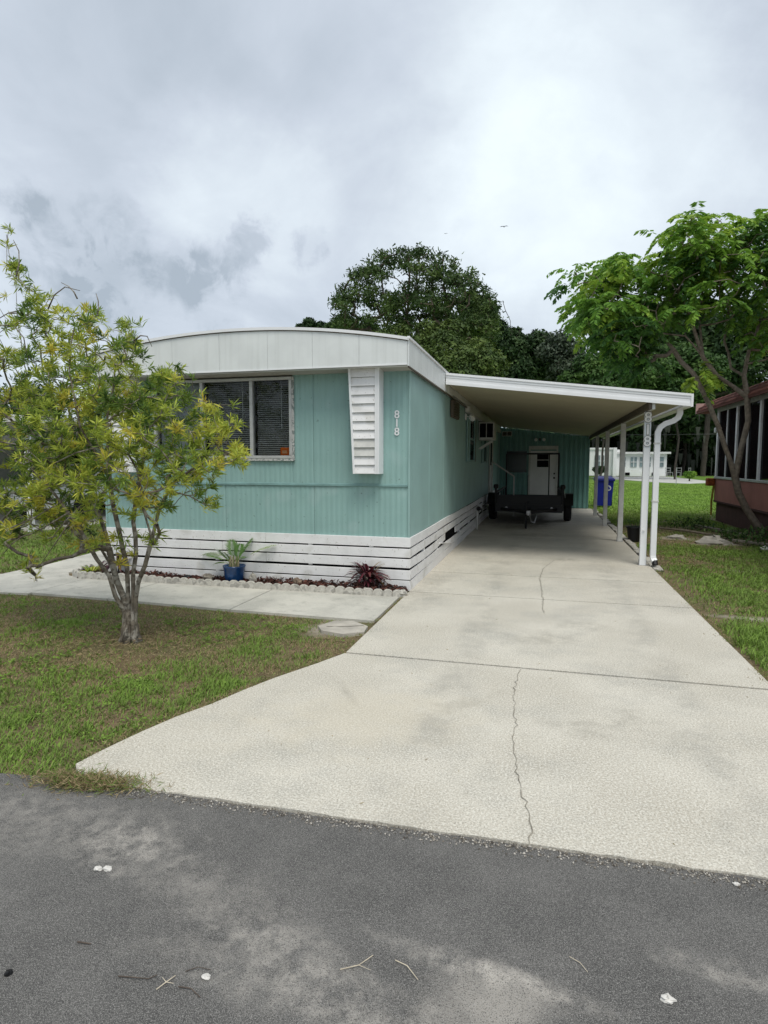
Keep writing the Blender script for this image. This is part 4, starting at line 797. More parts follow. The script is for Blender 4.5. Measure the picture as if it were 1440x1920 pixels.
def segmesh(name, nodes, par, rad, m, parent, n=6, rmax=9., minr=0.):
    idx = np.where((par >= 0))[0]; 
    if minr: idx = idx[rad[idx] > minr]
    A = nodes[par[idx]]; B = nodes[idx]; ra = np.minimum(np.minimum(rad[par[idx]], rad[idx]*1.35), rmax)[:, None]; rb = np.minimum(rad[idx], rmax)[:, None]; d = nrm(B-A); B = B+d*rb*.4
    ref = np.where(np.abs(d[:, 2:3]) > .9, np.array([[1., 0, 0]]), np.array([[0, 0, 1.]])); u = nrm(np.cross(d, ref)); w = np.cross(d, u); V = []
    for (P, r) in ((A, ra), (B, rb)):
        for k in range(n): a = 2*math.pi*k/n; V.append(P+u*math.cos(a)*r+w*math.sin(a)*r)
    V = np.stack(V, 1); M_ = len(idx); base = np.arange(M_)[:, None]*2*n; Fq = np.concatenate([np.concatenate([base+k, base+(k+1) % n, base+n+(k+1) % n, base+n+k], 1) for k in range(n)])
    return fastmesh(name, V.reshape(-1, 3), Fq, m, None, parent, smooth=True)
def leaves(name, C, D, L_, Wd, m, tone, parent, fold=.25, droop=0., **k):
    """lanceolate leaves: C base, D direction, length, width; 2 quads each folded on the midrib"""
    n = len(C); r = rng.normal(size=(n, 3)); s = nrm(np.cross(D, r)); nn = np.cross(s, D); L_ = L_[:, None]; Wd = Wd[:, None]
    mid = C+D*L_*.5+nn*0; tip = C+D*L_+np.array([0, 0, -1.])*L_*droop; l = mid+s*Wd+nn*Wd*fold*2; rr = mid-s*Wd+nn*Wd*fold*2
    V = np.stack([C, l, tip, mid, rr], 1).reshape(-1, 3); b0 = np.arange(n)[:, None]*5
    Fq = np.concatenate([np.concatenate([b0, b0+3, b0+2, b0+1], 1), np.concatenate([b0, b0+4, b0+2, b0+3], 1)])
    return fastmesh(name, V, Fq, m, np.concatenate([tone, tone]), parent, **k)
# --- left foreground tree
T1 = root('narrow_leaf_tree', (-3.38, 4.3, 0), 'multi-stemmed yellow-green shrubby tree in the front lawn left of the teal home', 'tree')
def A1(px, py, dy=0.): return at(px, py, 4.3+dy)
b0 = np.array([-3.38, 4.3, -.03])
stems = [[b0, A1(235, 1150, -.03), A1(205, 1080, -.1), A1(160, 1010, -.15), A1(120, 950, -.2), A1(60, 880, -.3)],
         [0, b0+[0, 0, .08], A1(232, 1120), A1(205, 1030, .15), A1(180, 950, .3), A1(150, 850, .45), A1(120, 740, .5)],
         [0, b0+[0, 0, .08], A1(240, 1110), A1(238, 1060, 0), A1(222, 990, -.1), A1(205, 900, -.2), A1(200, 790, -.2), A1(215, 690, -.2)],
         [0, b0+[.02, 0, .08], A1(250, 1110), A1(255, 1040, .1), A1(250, 980, .15), A1(262, 900, .2), A1(275, 820, .25), A1(280, 740, .2)],
         [0, b0+[.02, 0, .08], A1(255, 1120), A1(272, 1060, -.05), A1(285, 1010, -.05), A1(300, 950, -.05), A1(330, 900, -.1), A1(375, 870, -.1), A1(430, 850, -.1)],
         [0, A1(285, 1010, -.05), A1(270, 960, -.1), A1(262, 910, -.15), A1(240, 850, -.3), A1(300, 780, -.4)],
         [0, A1(180, 950, .3), A1(110, 880, .4), A1(60, 760, .5), A1(40, 640, .5), A1(30, 540, .45), A1(12, 440, .4)],
         [0, A1(205, 900, -.2), A1(150, 800, -.4), A1(130, 700, -.4), A1(140, 610, -.3)],
         [0, b0+[0, 0, .1], A1(225, 1110, .1), A1(190, 1030, .25), A1(150, 970, .4), A1(60, 930, .5), A1(-60, 900, .4)]]
blobs = [(50, 580, 70, 50, 18), (22, 500, 24, 50, 5), (14, 440, 10, 20, 1.2), (145, 605, 62, 40, 13), (205, 640, 70, 45, 18), (90, 680, 100, 60, 46), (220, 720, 110, 55, 48), (320, 715, 45, 40, 12), (60, 790, 100, 90, 76), (180, 810, 120, 80, 84), (295, 800, 90, 70, 44), (370, 785, 55, 50, 14), (420, 800, 45, 60, 10), (440, 850, 30, 30, 7),
         (100, 895, 110, 50, 42), (215, 900, 100, 55, 34), (330, 880, 60, 35, 14), (385, 870, 45, 30, 8), (40, 955, 80, 45, 30), (150, 960, 60, 40, 18), (20, 1000, 40, 25, 6), (110, 1000, 50, 25, 5), (65, 1065, 22, 30, 3), (265, 970, 50, 50, 6), (205, 1030, 45, 40, 4), (170, 1000, 35, 40, 4), (300, 930, 70, 30, 7),
         (-90, 600, 80, 110, 40), (-110, 780, 110, 110, 70), (-80, 920, 80, 60, 25), (385, 915, 25, 20, 3), (395, 940, 14, 12, 2)]
tips = []
for (bx, by, rx_, ry_, k) in blobs:
    for q in range(int(k*1.75)):
        while True:
            u = rng.uniform(-1, 1, 3)
            if np.dot(u, u) < 1: break
        dep = .15+.75*min(1, rx_/100)
        tips.append(A1(bx+u[0]*rx_, by+u[1]*ry_, u[2]*dep))
nd, pr_, rd_, en = skeleton(stems, tips, .0023, 2.1, .02, .05, .14, 3)
segmesh('trunk', nd, pr_, rd_, bark, T1, 8, .042)
C = []; D = []; To = []; Ln = []
for e_ in en:
    p = nd[e_]; d = nrm(nd[e_]-nd[pr_[e_]]); tone0 = np.clip(vnoise(p[0]*1.0, p[2]*1.0+p[1], 3.0, 5)*.75+.12+rng.normal()*.17, 0, .95)
    nw = rng.integers(1, 4)
    for w in range(nw):
        pw_ = p-(nd[e_]-nd[pr_[e_]])*w*.55+(rng.normal(size=3)*.025 if w else 0); dw = nrm(d+rng.normal(size=3)*.4+[0, 0, .55]); kk = rng.integers(16, 27)
        ra = nrm(np.cross(dw, rng.normal(size=3))); rb2 = np.cross(dw, ra); an = np.arange(kk)*2.4; op = rng.uniform(.15, 1.15, kk)
        dd = nrm(dw*(1-op[:, None]*.75)+(ra*np.cos(an)[:, None]+rb2*np.sin(an)[:, None])*op[:, None]+[0, 0, -.05])
        C.append(pw_-dw*rng.uniform(0, .05, (kk, 1))); D.append(dd); To.append(np.clip(tone0+rng.normal(size=kk)*.07-(w*.05), 0, 1)); Ln.append(rng.uniform(.035, .09, kk)*rng.uniform(.75, 1.2))
C = np.concatenate(C); D = np.concatenate(D); To = np.concatenate(To); Ln = np.concatenate(Ln)
leaves('crown', C, D, Ln, Ln*.075, lefty, To, T1, .2, .05, kind='stuff')
# bare arching twigs
for (a, c, m1) in (((30, 520), (25, 450), (40, 480)), ((90, 580), (150, 545), (110, 535)), ((145, 560), (115, 530), (135, 540)), ((183, 590), (180, 550), (186, 570)), ((250, 640), (285, 650), (272, 622)), ((5, 975), (95, 915), (45, 930)), ((20, 990), (150, 910), (90, 960)), ((190, 925), (240, 870), (225, 915)), ((100, 870), (240, 840), (170, 835)), ((130, 960), (60, 1000), (90, 985)), ((150, 950), (95, 1015), (110, 990)), ((60, 1000), (5, 1040), (30, 1010)), ((130, 980), (75, 1060), (110, 1010))):
    P = [A1(*a, -.5), A1(m1[0], m1[1], -.5), A1(*c, -.45)]; P = [P[0], P[0]*.4+P[1]*.6, P[1]*.7+P[2]*.3+np.array([0, 0, .0]), P[2]]; MB().tube(P, [.006, .005, .004, .002], 5).build('bare_twig', bark, T1, smooth=True)
# suckers round the base
rb = MB()
for k in range(14):
    a = random.uniform(0, 6.28); r = random.uniform(.04, .09); rb.tube([b0+[r*math.cos(a), r*math.sin(a), 0], b0+[r*1.1*math.cos(a+.3), r*1.1*math.sin(a+.3), random.uniform(.1, .22)]], [.022, .008], 5)
for (dx, dy, r0) in ((0, 0, .045), (.04, .01, .033), (-.045, .01, .035), (.01, -.04, .03), (-.03, -.035, .024), (.05, -.03, .022)): rb.tube([b0+[dx*1.9, dy*1.9, -.03], b0+[dx*1.2, dy*1.2, .05], b0+[dx*.95, dy*.9, .15], b0+[dx*.9, dy*.8, .26]], [r0*1.25, r0, r0*.85, r0*.6], 7)
rb.build('root_flare', bark, T1, smooth=True)
# --- right tree
T2 = root('leaning_tree', (4.6, 13.9, 0), 'leaning forked tree with bright green feathery leaves beside the dusty red house', 'tree')
def A2(px, py, dy=0.): return at(px, py, 13.9+dy)
b0 = np.array([4.75, 13.9, -.05])
stems = [[b0, A2(1440, 1005), A2(1400, 955), A2(1385, 925), A2(1378, 893), A2(1390, 840), A2(1403, 790), A2(1401, 745), A2(1395, 705), A2(1405, 655, .2), A2(1425, 600, .3), A2(1440, 520, .3), A2(1430, 450, .2)],
         [0, A2(1378, 893), A2(1360, 840), A2(1347, 800), A2(1330, 760), A2(1300, 700, -.1), A2(1262, 655, -.2), A2(1225, 610, -.3), A2(1170, 560, -.4), A2(1120, 530, -.4)],
         [0, A2(1401, 745), A2(1375, 725), A2(1345, 705, -.1), A2(1318, 670, -.2), A2(1305, 630, -.3), A2(1280, 560, -.4), A2(1250, 500, -.4)],
         [0, A2(1318, 670, -.2), A2(1312, 610, .0), A2(1318, 540, .2), A2(1320, 450, .3)],
         [0, A2(1318, 670, -.2), A2(1285, 630, -.5), A2(1240, 625, -.8)],
         [0, A2(1405, 655, .2), A2(1450, 660, .3), A2(1500, 600, .4), A2(1530, 520, .4)],
         [0, A2(1395, 705), A2(1370, 690, .3), A2(1358, 640, .5), A2(1370, 560, .6)]]
blobs = [(1110, 535, 50, 45, 26), (1160, 500, 60, 35, 30), (1150, 575, 75, 45, 40), (1190, 620, 80, 60, 70), (1150, 645, 45, 35, 26), (1195, 675, 40, 25, 22), (1110, 590, 50, 50, 26), (1240, 540, 60, 60, 36), (1280, 470, 60, 45, 30), (1320, 435, 55, 35, 28), (1370, 480, 60, 50, 36), (1320, 530, 80, 50, 38), (1280, 590, 70, 35, 16), (1400, 560, 70, 60, 42), (1430, 470, 50, 60, 30), (1380, 610, 60, 35, 10), (1430, 430, 40, 30, 14), (1450, 620, 50, 40, 20), (1500, 520, 80, 90, 50), (1325, 712, 28, 18, 9), (1120, 600, 40, 30, 12)]
tips = []
for (bx, by, rx_, ry_, k) in blobs:
    for q in range(int(k*.8)):
        while True:
            u = rng.uniform(-1, 1, 3)
            if np.dot(u, u) < 1: break
        tips.append(A2(bx+u[0]*rx_*.93, by+u[1]*ry_*.9-4, u[2]*(.25+1.5*min(1, rx_/80))))
nd, pr_, rd_, en = skeleton(stems, tips, .007, 2.3, .02, .1, .3, 4)
segmesh('trunk', nd, pr_, rd_, bark2, T2, 8, .125)
C = []; D = []; Ln = []; To = []; RA = []
for e_ in en:
    p = nd[e_]; d = nrm(nd[e_]-nd[pr_[e_]]); ton = np.clip(vnoise(p[0], p[2], 1.3, 9)*.7+.02+.3*(p[2]-4.2)/2+rng.normal()*.2, 0, 1)
    yel = abs(p[0]-at(1325, 712, 13.9)[0]) < .5 and p[2] < 3.9
    for w in range(rng.integers(2, 5)):
        az = rng.uniform(0, 2*math.pi); dw = nrm(np.array([math.cos(az), math.sin(az), rng.uniform(-.5, .9)])+d*.5); l = rng.uniform(.38, .68); q = p.copy(); dc = dw.copy(); k = 11
        for j in range(k):
            q = q+dc*l/k; dc = nrm(dc+[0, 0, -.15]); s = nrm(np.cross(dc, [0, 0, 1.]));
            if j < 2: continue
            for sg in (-1, 1):
                C.append(q); D.append(nrm(dc*.45+s*sg*.9+np.array([0, 0, -.45])+rng.normal(size=3)*.18)); Ln.append(.155*math.sin(math.pi*(.25+.6*j/k))*rng.uniform(.8, 1.2)); To.append(np.clip((.95 if yel else ton)+rng.normal()*.08, 0, 1))
        C.append(q); D.append(dc); Ln.append(.09); To.append(ton)
C = np.array(C); D = np.array(D); Ln = np.array(Ln); To = np.array(To)
# flat leaflets facing mostly upward
s_ = nrm(np.cross(D, np.array([0, 0, 1.])+rng.normal(size=C.shape)*.25)); Wd = Ln[:, None]*.27; mid = C+D*Ln[:, None]*.45; tip = C+D*Ln[:, None]
V = np.stack([C, mid-s_*Wd, tip, mid+s_*Wd], 1).reshape(-1, 3)
fastmesh('crown', V, np.arange(len(V)).reshape(-1, 4), leafR, To, T2, kind='stuff')
# --- background trees
def blobleaves(blobs, n, size, seed, hollow=.45):
    rs = np.random.default_rng(seed); vol = np.array([b[3]*b[3] for b in blobs]); cnt = (n*vol/vol.sum()).astype(int); P = []; T = []; NN = []
    for b, k in zip(blobs, cnt):
        c = np.array(b[:3]); r = b[3]; u = nrm(rs.normal(size=(k, 3))); a = np.arctan2(u[:, 1], u[:, 0]); e_ = u[:, 2]
        lump = 1+.32*(vnoise(a*1.3+c[0], e_*2+c[2], 1.7, seed % 7+1)-.5)+.22*(vnoise(a*3+c[0], e_*5, 2.1, seed % 5+2)-.5)
        rad = r*lump*(hollow+(1-hollow)*rs.random(k)**.5); p = c+u*rad[:, None]*np.array([1, 1, .8]); P.append(p); T.append(np.clip(.5+.5*(vnoise(p[:, 0]*.9, p[:, 2]*.9+p[:, 1], 1.1, seed % 9)-.5)*1.4+rs.normal(size=k)*.12, 0, 1)); NN.append(u)
    P = np.concatenate(P); T = np.concatenate(T); NN = np.concatenate(NN); k = len(P)
    nn = nrm(NN*.7+[0, 0, .4]+rs.normal(size=(k, 3))*.6); u = nrm(np.cross(nn, rs.normal(size=(k, 3)))); w = np.cross(nn, u); s = (size*rs.uniform(.6, 1.3, k))[:, None]
    V = np.stack([P-u*s, P-w*s*.45, P+u*s, P+w*s*.45], 1).reshape(-1, 3); return V, np.arange(4*k).reshape(-1, 4), T
def bigtree(name, x, y, h, rc, label, m, n, size, seed, base=.35, group=None, trunkr=.25, mossy=False, dens=9):
    rs = np.random.default_rng(seed); r = root(name, (x, y, 0), label, 'tree', group)
    bl = []
    for k in range(dens):
        a = rs.uniform(0, 6.28); zf = rs.random(); rr = rc*math.sqrt(max(.05, 1-(zf*1.05-.15)**2))*rs.uniform(.3, .8); br = rc*rs.uniform(.32, .5)
        bl.append((x+rr*math.cos(a), y+rr*math.sin(a)*.8, h*(base+(1-base)*zf*.86)-br*.2, br))
    bl.append((x, y, h-rc*.42, rc*.42))
    tipsb = [np.array(b[:3]) for b in bl]; nd, pp_, rr_, _ = skeleton([[np.array([x, y, -.1]), np.array([x+rs.normal()*.3, y, h*base*.6]), np.array([x+rs.normal()*.5, y, h*.7])]], tipsb+[t+rs.normal(size=3)*rc*.12 for t in tipsb for _ in range(3)], trunkr*.16, 2.2, .0, .3, 1.2, seed)
    segmesh('trunk', nd, pp_, rr_, barkd, r, 6, trunkr)
    V, Fq, T = blobleaves(bl, n, size, seed); fastmesh('crown', V, Fq, m, T, r, kind='stuff')
    if mossy:
        k = 160; P = np.array([bl[rs.integers(len(bl))][:3] for _ in range(k)])+rs.normal(size=(k, 3))*rc*.3; P[:, 2] = np.minimum(P[:, 2], h*.62); P[:, 1] -= rs.uniform(0, rc*.6, k)
        l = rs.uniform(.6, 2.2, k); w = rs.uniform(.08, .3, k); V = np.stack([P+np.stack([-w, w*0, l*0], 1), P+np.stack([w, w*0, l*0], 1), P+np.stack([w*.3, w*0, -l], 1), P+np.stack([-w*.3, w*0, -l], 1)], 1).reshape(-1, 3)
        fastmesh('hanging_moss', V, np.arange(4*k).reshape(-1, 4), moss, rs.random(k), r, kind='stuff')
    return r
# the tall pine behind the home
T3 = root('tall_pine', (-10.2, 45, 0), 'tall pine with a wide open round crown directly behind the teal home', 'tree')
def A3(px, py, dy=0.): return at(px, py, 45+dy)
stems = [[np.array([-9.2, 45, -.1]), np.array([-9.4, 45, 6.]), A3(750, 640), A3(765, 580), A3(768, 520), A3(766, 480)]]
tips = []; rs = np.random.default_rng(5)
for k in range(250):
    th = rs.uniform(-.15, math.pi+.1); q = rs.uniform(.72, 1) if rs.random() < .62 else rs.uniform(.3, .75); px = 770+150*q*math.cos(th)*(1.0 if math.cos(th) < 0 else 1.05); py = 610-142*q*math.sin(th)
    tips.append(A3(px, py, rs.uniform(-4, 4)*math.sqrt(max(.1, 1-q*q))+rs.normal()*.8))
for k in range(45): tips.append(A3(rs.uniform(690, 810), rs.uniform(560, 640), rs.uniform(-2, 3)))
for k in range(60): tips.append(A3(rs.uniform(800, 930), rs.uniform(560, 640)+ (0), rs.uniform(-3, 3)))
tips = [t for t in tips if t[2] > 8.5]
nd, pr_, rd_, en = skeleton(stems, tips, .035, 2.25, -.05, .3, 1.0, 8)
segmesh('trunk', nd, pr_, rd_, foam, T3, 6, .26)
P = np.array([nd[e_] for e_ in en]); k = 75; C = np.repeat(P, k, 0); nC = len(C); D = nrm(rs.normal(size=(nC, 3))+[0, 0, .25]); C = C+rs.normal(size=(nC, 3))*np.array([.26, .26, .2]); ln_ = rs.uniform(.12, .32, nC)
s_ = nrm(np.cross(D, rs.normal(size=(nC, 3)))); w = (ln_*.22)[:, None]; V = np.stack([C-s_*w, C+s_*w, C+D*ln_[:, None]+s_*w*.4, C+D*ln_[:, None]-s_*w*.4], 1).reshape(-1, 3)
fastmesh('crown', V, np.arange(4*nC).reshape(-1, 4), leafP, np.clip(np.repeat(rs.random(len(P)), k)*.6+rs.random(nC)*.3, 0, 1), T3, kind='stuff')
def ptree(name, blobs_px, Y, label, m, n, size, seed, trunkr=.2, hollow=.45, tk=None):
    """crown made of lobes given by where they stand at distance Y"""
    bl = []
    for (px, py, rp, dy) in blobs_px:
        c = at(px, py, Y+dy); bl.append((c[0], c[1], c[2], rp/F*(Y+dy)*1.0))
    cx_ = np.mean([b[0] for b in bl]); r = root(name, (cx_, Y, 0), label, 'tree'); top_ = max(b[2] for b in bl); rs = np.random.default_rng(seed)
    tipsb = [np.array(b[:3])+rs.normal(size=3)*b[3]*.5 for b in bl for _ in range(6)]
    nd, pp_, rr_, _ = skeleton([[np.array([cx_, Y, -.1]), np.array([cx_+.2, Y, top_*.35]), np.array([cx_-.2, Y, top_*.75])]], tipsb, trunkr*.14, 2.2, 0, .3, 1., seed); segmesh('trunk', nd, pp_, rr_, barkd, r, 6, trunkr)
    V, Fq, T = blobleaves(bl, n, size, seed, hollow); fastmesh('crown', V, Fq, m, T, r, kind='stuff'); return r
ptree('olive_tree', [(830, 660, 48, 0), (785, 665, 42, 0), (880, 685, 48, -1), (915, 690, 40, -1), (720, 648, 36, 1), (745, 630, 28, 2), (850, 705, 48, -2), (895, 660, 32, 0), (760, 690, 40, 0), (800, 622, 26, 1), (850, 622, 28, 1)], 36, 'dense olive-green rounded tree in front of the tall pine', leafO, 26000, .13, 21, hollow=.55)
ptree('dark_tree', [(905, 590, 32, 0), (890, 630, 40, 0), (925, 620, 28, 0), (935, 650, 30, 1), (880, 570, 25, 0)], 58, 'small dark round-topped tree at the right shoulder of the tall pine', leafD, 12000, .22, 22)
ptree('low_tree', [(655, 622, 26, 0), (625, 616, 18, 0), (690, 628, 28, 0), (600, 618, 18, 1), (580, 608, 14, 0), (565, 616, 12, 0), (640, 604, 14, 0)], 52, 'low dark green treetop showing above the roof left of the pine', leafD, 9000, .2, 23)
ptree('oak_tree', [(960, 660, 42, 0), (1000, 665, 42, 2), (1035, 690, 40, 0), (980, 700, 45, 0), (960, 630, 20, 0), (1010, 640, 24, 0)], 66, 'dark oak behind the carport fascia just right of the olive tree', leafD, 18000, .26, 24)
ptree('airy_tree', [(1050, 640, 26, 0), (1030, 660, 26, 0), (1075, 655, 24, 0), (1060, 690, 34, 0), (1090, 680, 24, 0)], 64, 'thin-topped grey-green tree between the dark oak and the bright leaning tree', mat('greygreen_leaf', (.07, .1, .06), .6, attr=[(.03, .05, .03), (.07, .1, .06), (.12, .15, .09)], trans=.15), 6000, .2, 25, hollow=.2)
ptree('mid_green_tree', [(1110, 700, 40, 0), (1150, 690, 42, 1), (1185, 710, 40, 0), (1130, 740, 40, -1), (1080, 715, 30, 0)], 55, 'rounded mid-green tree just above the middle of the carport fascia', leafM, 16000, .2, 26, hollow=.6)
ptree('mid_green_tree', [(1235, 700, 45, 0), (1275, 680, 45, 1), (1310, 700, 45, 0), (1250, 740, 45, 0), (1290, 740, 40, 0)], 57, 'rounded mid-green tree above the right end of the carport fascia', leafM, 18000, .2, 27, hollow=.6)
ptree('tall_oak', [(1200, 640, 60, 0), (1270, 620, 65, 1), (1340, 640, 60, 0), (1410, 620, 60, 0), (1240, 680, 60, 0), (1380, 690, 60, 0), (1470, 640, 60, 0)], 72, 'tall dark oak rising behind the leaning tree at the right', leafD, 24000, .3, 28, trunkr=.5)
wl = [('tall dark oak hung with grey moss behind the white far home', 2, 82), ('mossy dark oak behind the right end of the white far home', 9, 80), ('mossy dark oak behind the round yellow-green bush', 16, 79), ('mossy dark oak seen left of the screened porch corner', 22, 82), ('mossy oak partly hidden behind the screened porch', 29, 80), ('dark oak at the right end of the wood', 37, 82), ('dark oak behind the shed roof', -6, 84), ('dark oak far behind the teal home', -16, 86), ('second dark oak far behind the teal home', -27, 84)]
for i, (lb, x, yv) in enumerate(wl): bigtree('mossy_oak', x, yv, 16.5+(i % 3)*1.2, 6.2, lb, leafD, 15000, .32, 40+i, .16, None, .35, x > 0, 12)
for i, (x, yv) in enumerate(((-14, 96), (0, 95), (12, 93), (24, 94), (36, 93), (48, 92))): bigtree('woodland_tree', x, yv, 15, 8, 'dark tree in the back row of the wood', leafD, 9000, .45, 60+i, .05, 'trees in the back row of the wood', .4, False, 13)
# dark undergrowth of the wood
rs = np.random.default_rng(9); bl = [(x+rs.normal(), rs.uniform(79, 88), rs.uniform(.3, 3.2), rs.uniform(1.6, 3.)) for x in np.arange(-20, 50, 1.0) if not 3 < x < 4]
V, Fq, T = blobleaves([(b[0], b[1]+(8 if b[0] < 14 else 0), b[2], b[3]) for b in bl], 42000, .3, 71, .4); fastmesh('undergrowth', V, Fq, leafD, T, None, kind='stuff', label='dark undergrowth filling the foot of the wood', cat='undergrowth')
# left background
for i, (px, Y, h, rc, lb) in enumerate(((-40, 30, 9.5, 4, 'dark green tree at the left edge behind the narrow-leaved tree'), (70, 42, 8, 4, 'dark tree behind the neighbouring home at far left'), (190, 52, 7.5, 4, 'low dark tree behind the left end of the teal home roof'), (-160, 28, 10, 4.5, 'leafy dark tree outside the left edge'))):
    c = at(px, 866, Y); bigtree('broad_tree', c[0], Y, h, rc, lb, leafD, 12000, .16, 80+i, .25, None, .22)
# ------------------------------------------------------------------ neighbour at the left
nb = root('neighbour_home', (-16.8, 14, 0), 'grey neighbouring mobile home half hidden behind the narrow-leaved tree', 'mobile home')
MB().box(-20.5, -16.2, 11, 24, .5, 2.75).build('wall', neigh, nb); MB().box(-20.6, -16.1, 10.9, 24.1, 2.751, 2.95).build('roof', rooftop, nb); MB().box(-20.4, -16.25, 11.05, 23.9, 0, .499).build('skirting', dark, nb)
for yv in (13, 17): f = MB().box(-16.2, -16.15, yv, yv+1.4, 1.3, 2.2).build('window', white, nb); MB().box(-16.149, -16.14, yv+.08, yv+1.32, 1.38, 2.12).build('pane', dark, f)
nc = root('neighbour_carport', (-10.43, 10.26, 0), 'white-posted flat carport at the far left beyond the grass', 'carport')
MB().box(-16.05, -10.2, 10.0, 20, 2.3, 2.42).build('roof', dullwhite, nc)
for yv in (10.3, 13.5, 16.7): MB().box(-10.5, -10.4, yv-.05, yv+.05, 0, 2.298).build('post', cap, nc)
car = root('parked_car', (-12.4, 13.6, 0), 'white car parked under the neighbouring carport behind the tree', 'car')
cb = MB(); 
prof = [(-2.2, .35), (-2.25, .7), (-2.1, .85), (-1.2, .98), (-.55, 1.4), (.9, 1.45), (1.7, 1.0), (2.15, .95), (2.2, .4)]
q = MB().prismy(prof, -.85, .85); cb.add([(v[1]-12.2, v[0]+14.2, v[2]) for v in q.v], q.f); cb.build('body', carpaint, car)
q = MB().prismy([(-1.05, 1.0), (-.52, 1.36), (.85, 1.40), (1.5, 1.02)], -.86, .86); MB().add([(v[1]-12.2, v[0]+14.2, v[2]) for v in q.v], q.f).build('windows', dark, car)
q = MB().add([(-12.2-.7, 13.03, 1.005), (-12.2+.7, 13.03, 1.005), (-12.2+.62, 13.62, 1.385), (-12.2-.62, 13.62, 1.385)], [(0, 1, 2, 3)]).build('windscreen', dark, car)
for sx in (-.78, .78):
    for sy in (12.8, 15.5): w = MB().lathe([(.18, -.1), (.31, -.1), (.33, -.06), (.33, .06), (.31, .1), (.18, .1)], (-12.2+sx, sy, .33), 16, 'x').build('wheel', rubber, car)
for sx in (-.6, .6): MB().box(-12.2+sx-.16, -12.2+sx+.16, 11.94, 11.99, .62, .76, .01).build('headlight', steel, car)
# ------------------------------------------------------------------ dusty red house on the right
rh = root('screened_porch_house', (4.36, 17.5, 0), 'dusty red house with a long white-framed screened porch at the right edge', 'house')
HX, HY0, HY1 = 4.36, 6.5, 17.55
MB().box(HX, HX+.1, HY0, HY1, .50, 1.07).build('lower_wall', pinkw, rh); MB().box(HX, 9.4, HY1-.1, HY1-.001, 1.071, 2.95).build('end_wall', pinkw, rh)
MB().box(HX+.05, 9.4, HY0, HY1-.05, -.02, .499).build('skirting', pinkd, rh); MB().box(HX-.012, HX+.05, HY0, HY1+.01, .46, .505).build('skirt_trim', pinkd, rh)
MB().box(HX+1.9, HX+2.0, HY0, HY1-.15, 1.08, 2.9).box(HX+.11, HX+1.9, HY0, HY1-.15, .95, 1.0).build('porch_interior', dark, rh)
MB().box(HX-.03, HX+.1, HY0, HY1, 1.072, 1.13, .006).build('sill', alu, rh); MB().box(HX-.015, HX+.1, HY0, HY1, 2.80, 2.93, .006).build('head_beam', dullwhite, rh)
yv = HY1-.05; k = 0
while yv > HY0:
    wv = .05 if k % 2 else .10
    MB().box(HX-.02 if k % 2 == 0 else HX-.005, HX+.06, yv-wv, yv, 1.131, 2.799, .004).build('mullion', white, rh)
    if yv-.8 > HY0: MB().box(HX+.02, HX+.024, yv-.795, yv-wv-.002, 1.131, 2.799).build('screen', screenm, rh)
    yv -= .80; k += 1
rbn = MB().box(3.98, 4.02, HY0-.3, HY1+.55, 2.80, 2.86).box(4.02, HX+.1, HY0-.3, HY1+.55, 2.935, 2.96); rbn.build('eave_board', redroof, rh)
V = []; Fq = []; T = []
for row in range(3):
    yv = HY0-.3+(.1 if row % 2 else 0)
    while yv < HY1+.5:
        x0_, z0_ = 3.97+row*.085, 2.862+row*.075; n0 = len(V); w = .2; j = random.uniform(-.008, .008)
        V += [(x0_-.012+j, yv, z0_), (x0_-.012+j, yv+w-.012, z0_), (x0_+.10, yv+w-.012, z0_+.105), (x0_+.10, yv, z0_+.105), (x0_+.012, yv, z0_-.004), (x0_+.012, yv+w-.012, z0_-.004)]
        Fq += [(n0, n0+3, n0+2, n0+1), (n0, n0+1, n0+5, n0+4)]; t_ = random.random(); T += [t_, t_]; yv += w
fastmesh('shingles', np.array(V), np.array(Fq), redroof, T, rh, kind='stuff')
MB().add([(4.15, HY0-.3, 3.06), (4.15, HY1+.55, 3.06), (7, HY1+.55, 3.9), (7, HY0-.3, 3.9), (9.7, HY1+.55, 3.06), (9.7, HY0-.3, 3.06)], [(0, 3, 2, 1), (3, 5, 4, 2)]).build('roof', redroof, rh)
MB().box(3.96, 4.35, HY1+.551, HY1+.60, 2.80, 3.08).build('gable_end_board', mat('pale_pink_board', (.5, .33, .3), .8), rh)
MB().box(HX-.16, HX-.013, HY1-.5, HY1-.35, 2.25, 2.38, .01).build('porch_lamp', dullwhite, rh)
MB().box(HX-.2, HX-.02, HY1-.12, HY1+.1, .88, 1.08, .02).build('hose_reel', mat('rust_orange', (.3, .08, .02), .8, .5, 20), rh)
MB().tube([(HX-.03, HY1-.05, .88), (HX-.06, HY1-.02, .5), (HX-.05, HY1, .1)], .025, 6).build('hose', mat('yellow_hose', (.4, .28, .05), .7), rh)
# debris by the tree
MB().tube([(2.55, 14.6, .02), (2.95, 13.9, .05), (3.35, 13.2, .04), (3.5, 12.9, .0)], [.02, .025, .022, .012], 6).build('fallen_branch', bark2, label='long grey fallen branch on the ground near the screened porch', cat='branch', loc=(2.55, 14.6, 0))
for i, (a, c, lb) in enumerate((((3.45, 15.4), (3.95, 13.5), 'weathered plank lying along the foot of the red house wall'), ((3.5, 12.6), (3.9, 11.9), 'short weathered plank near the foot of the leaning tree'))):
    MB().bar((a[0], a[1], .03), (c[0], c[1], .05), .09, .035).build('plank', wood, label=lb, cat='plank', loc=(a[0], a[1], 0))
rockm('rock', (3.1, 12.4, -.03), .26, 'large flat pale rock in the dirt below the leaning tree', rock, 'rock', (1.3, .8, .6), 51)
rockm('rock', (2.62, 13.1, -.06), .2, 'low pale rock half buried right of the downspout', rock, 'rock', (1.2, .8, .55), 52)
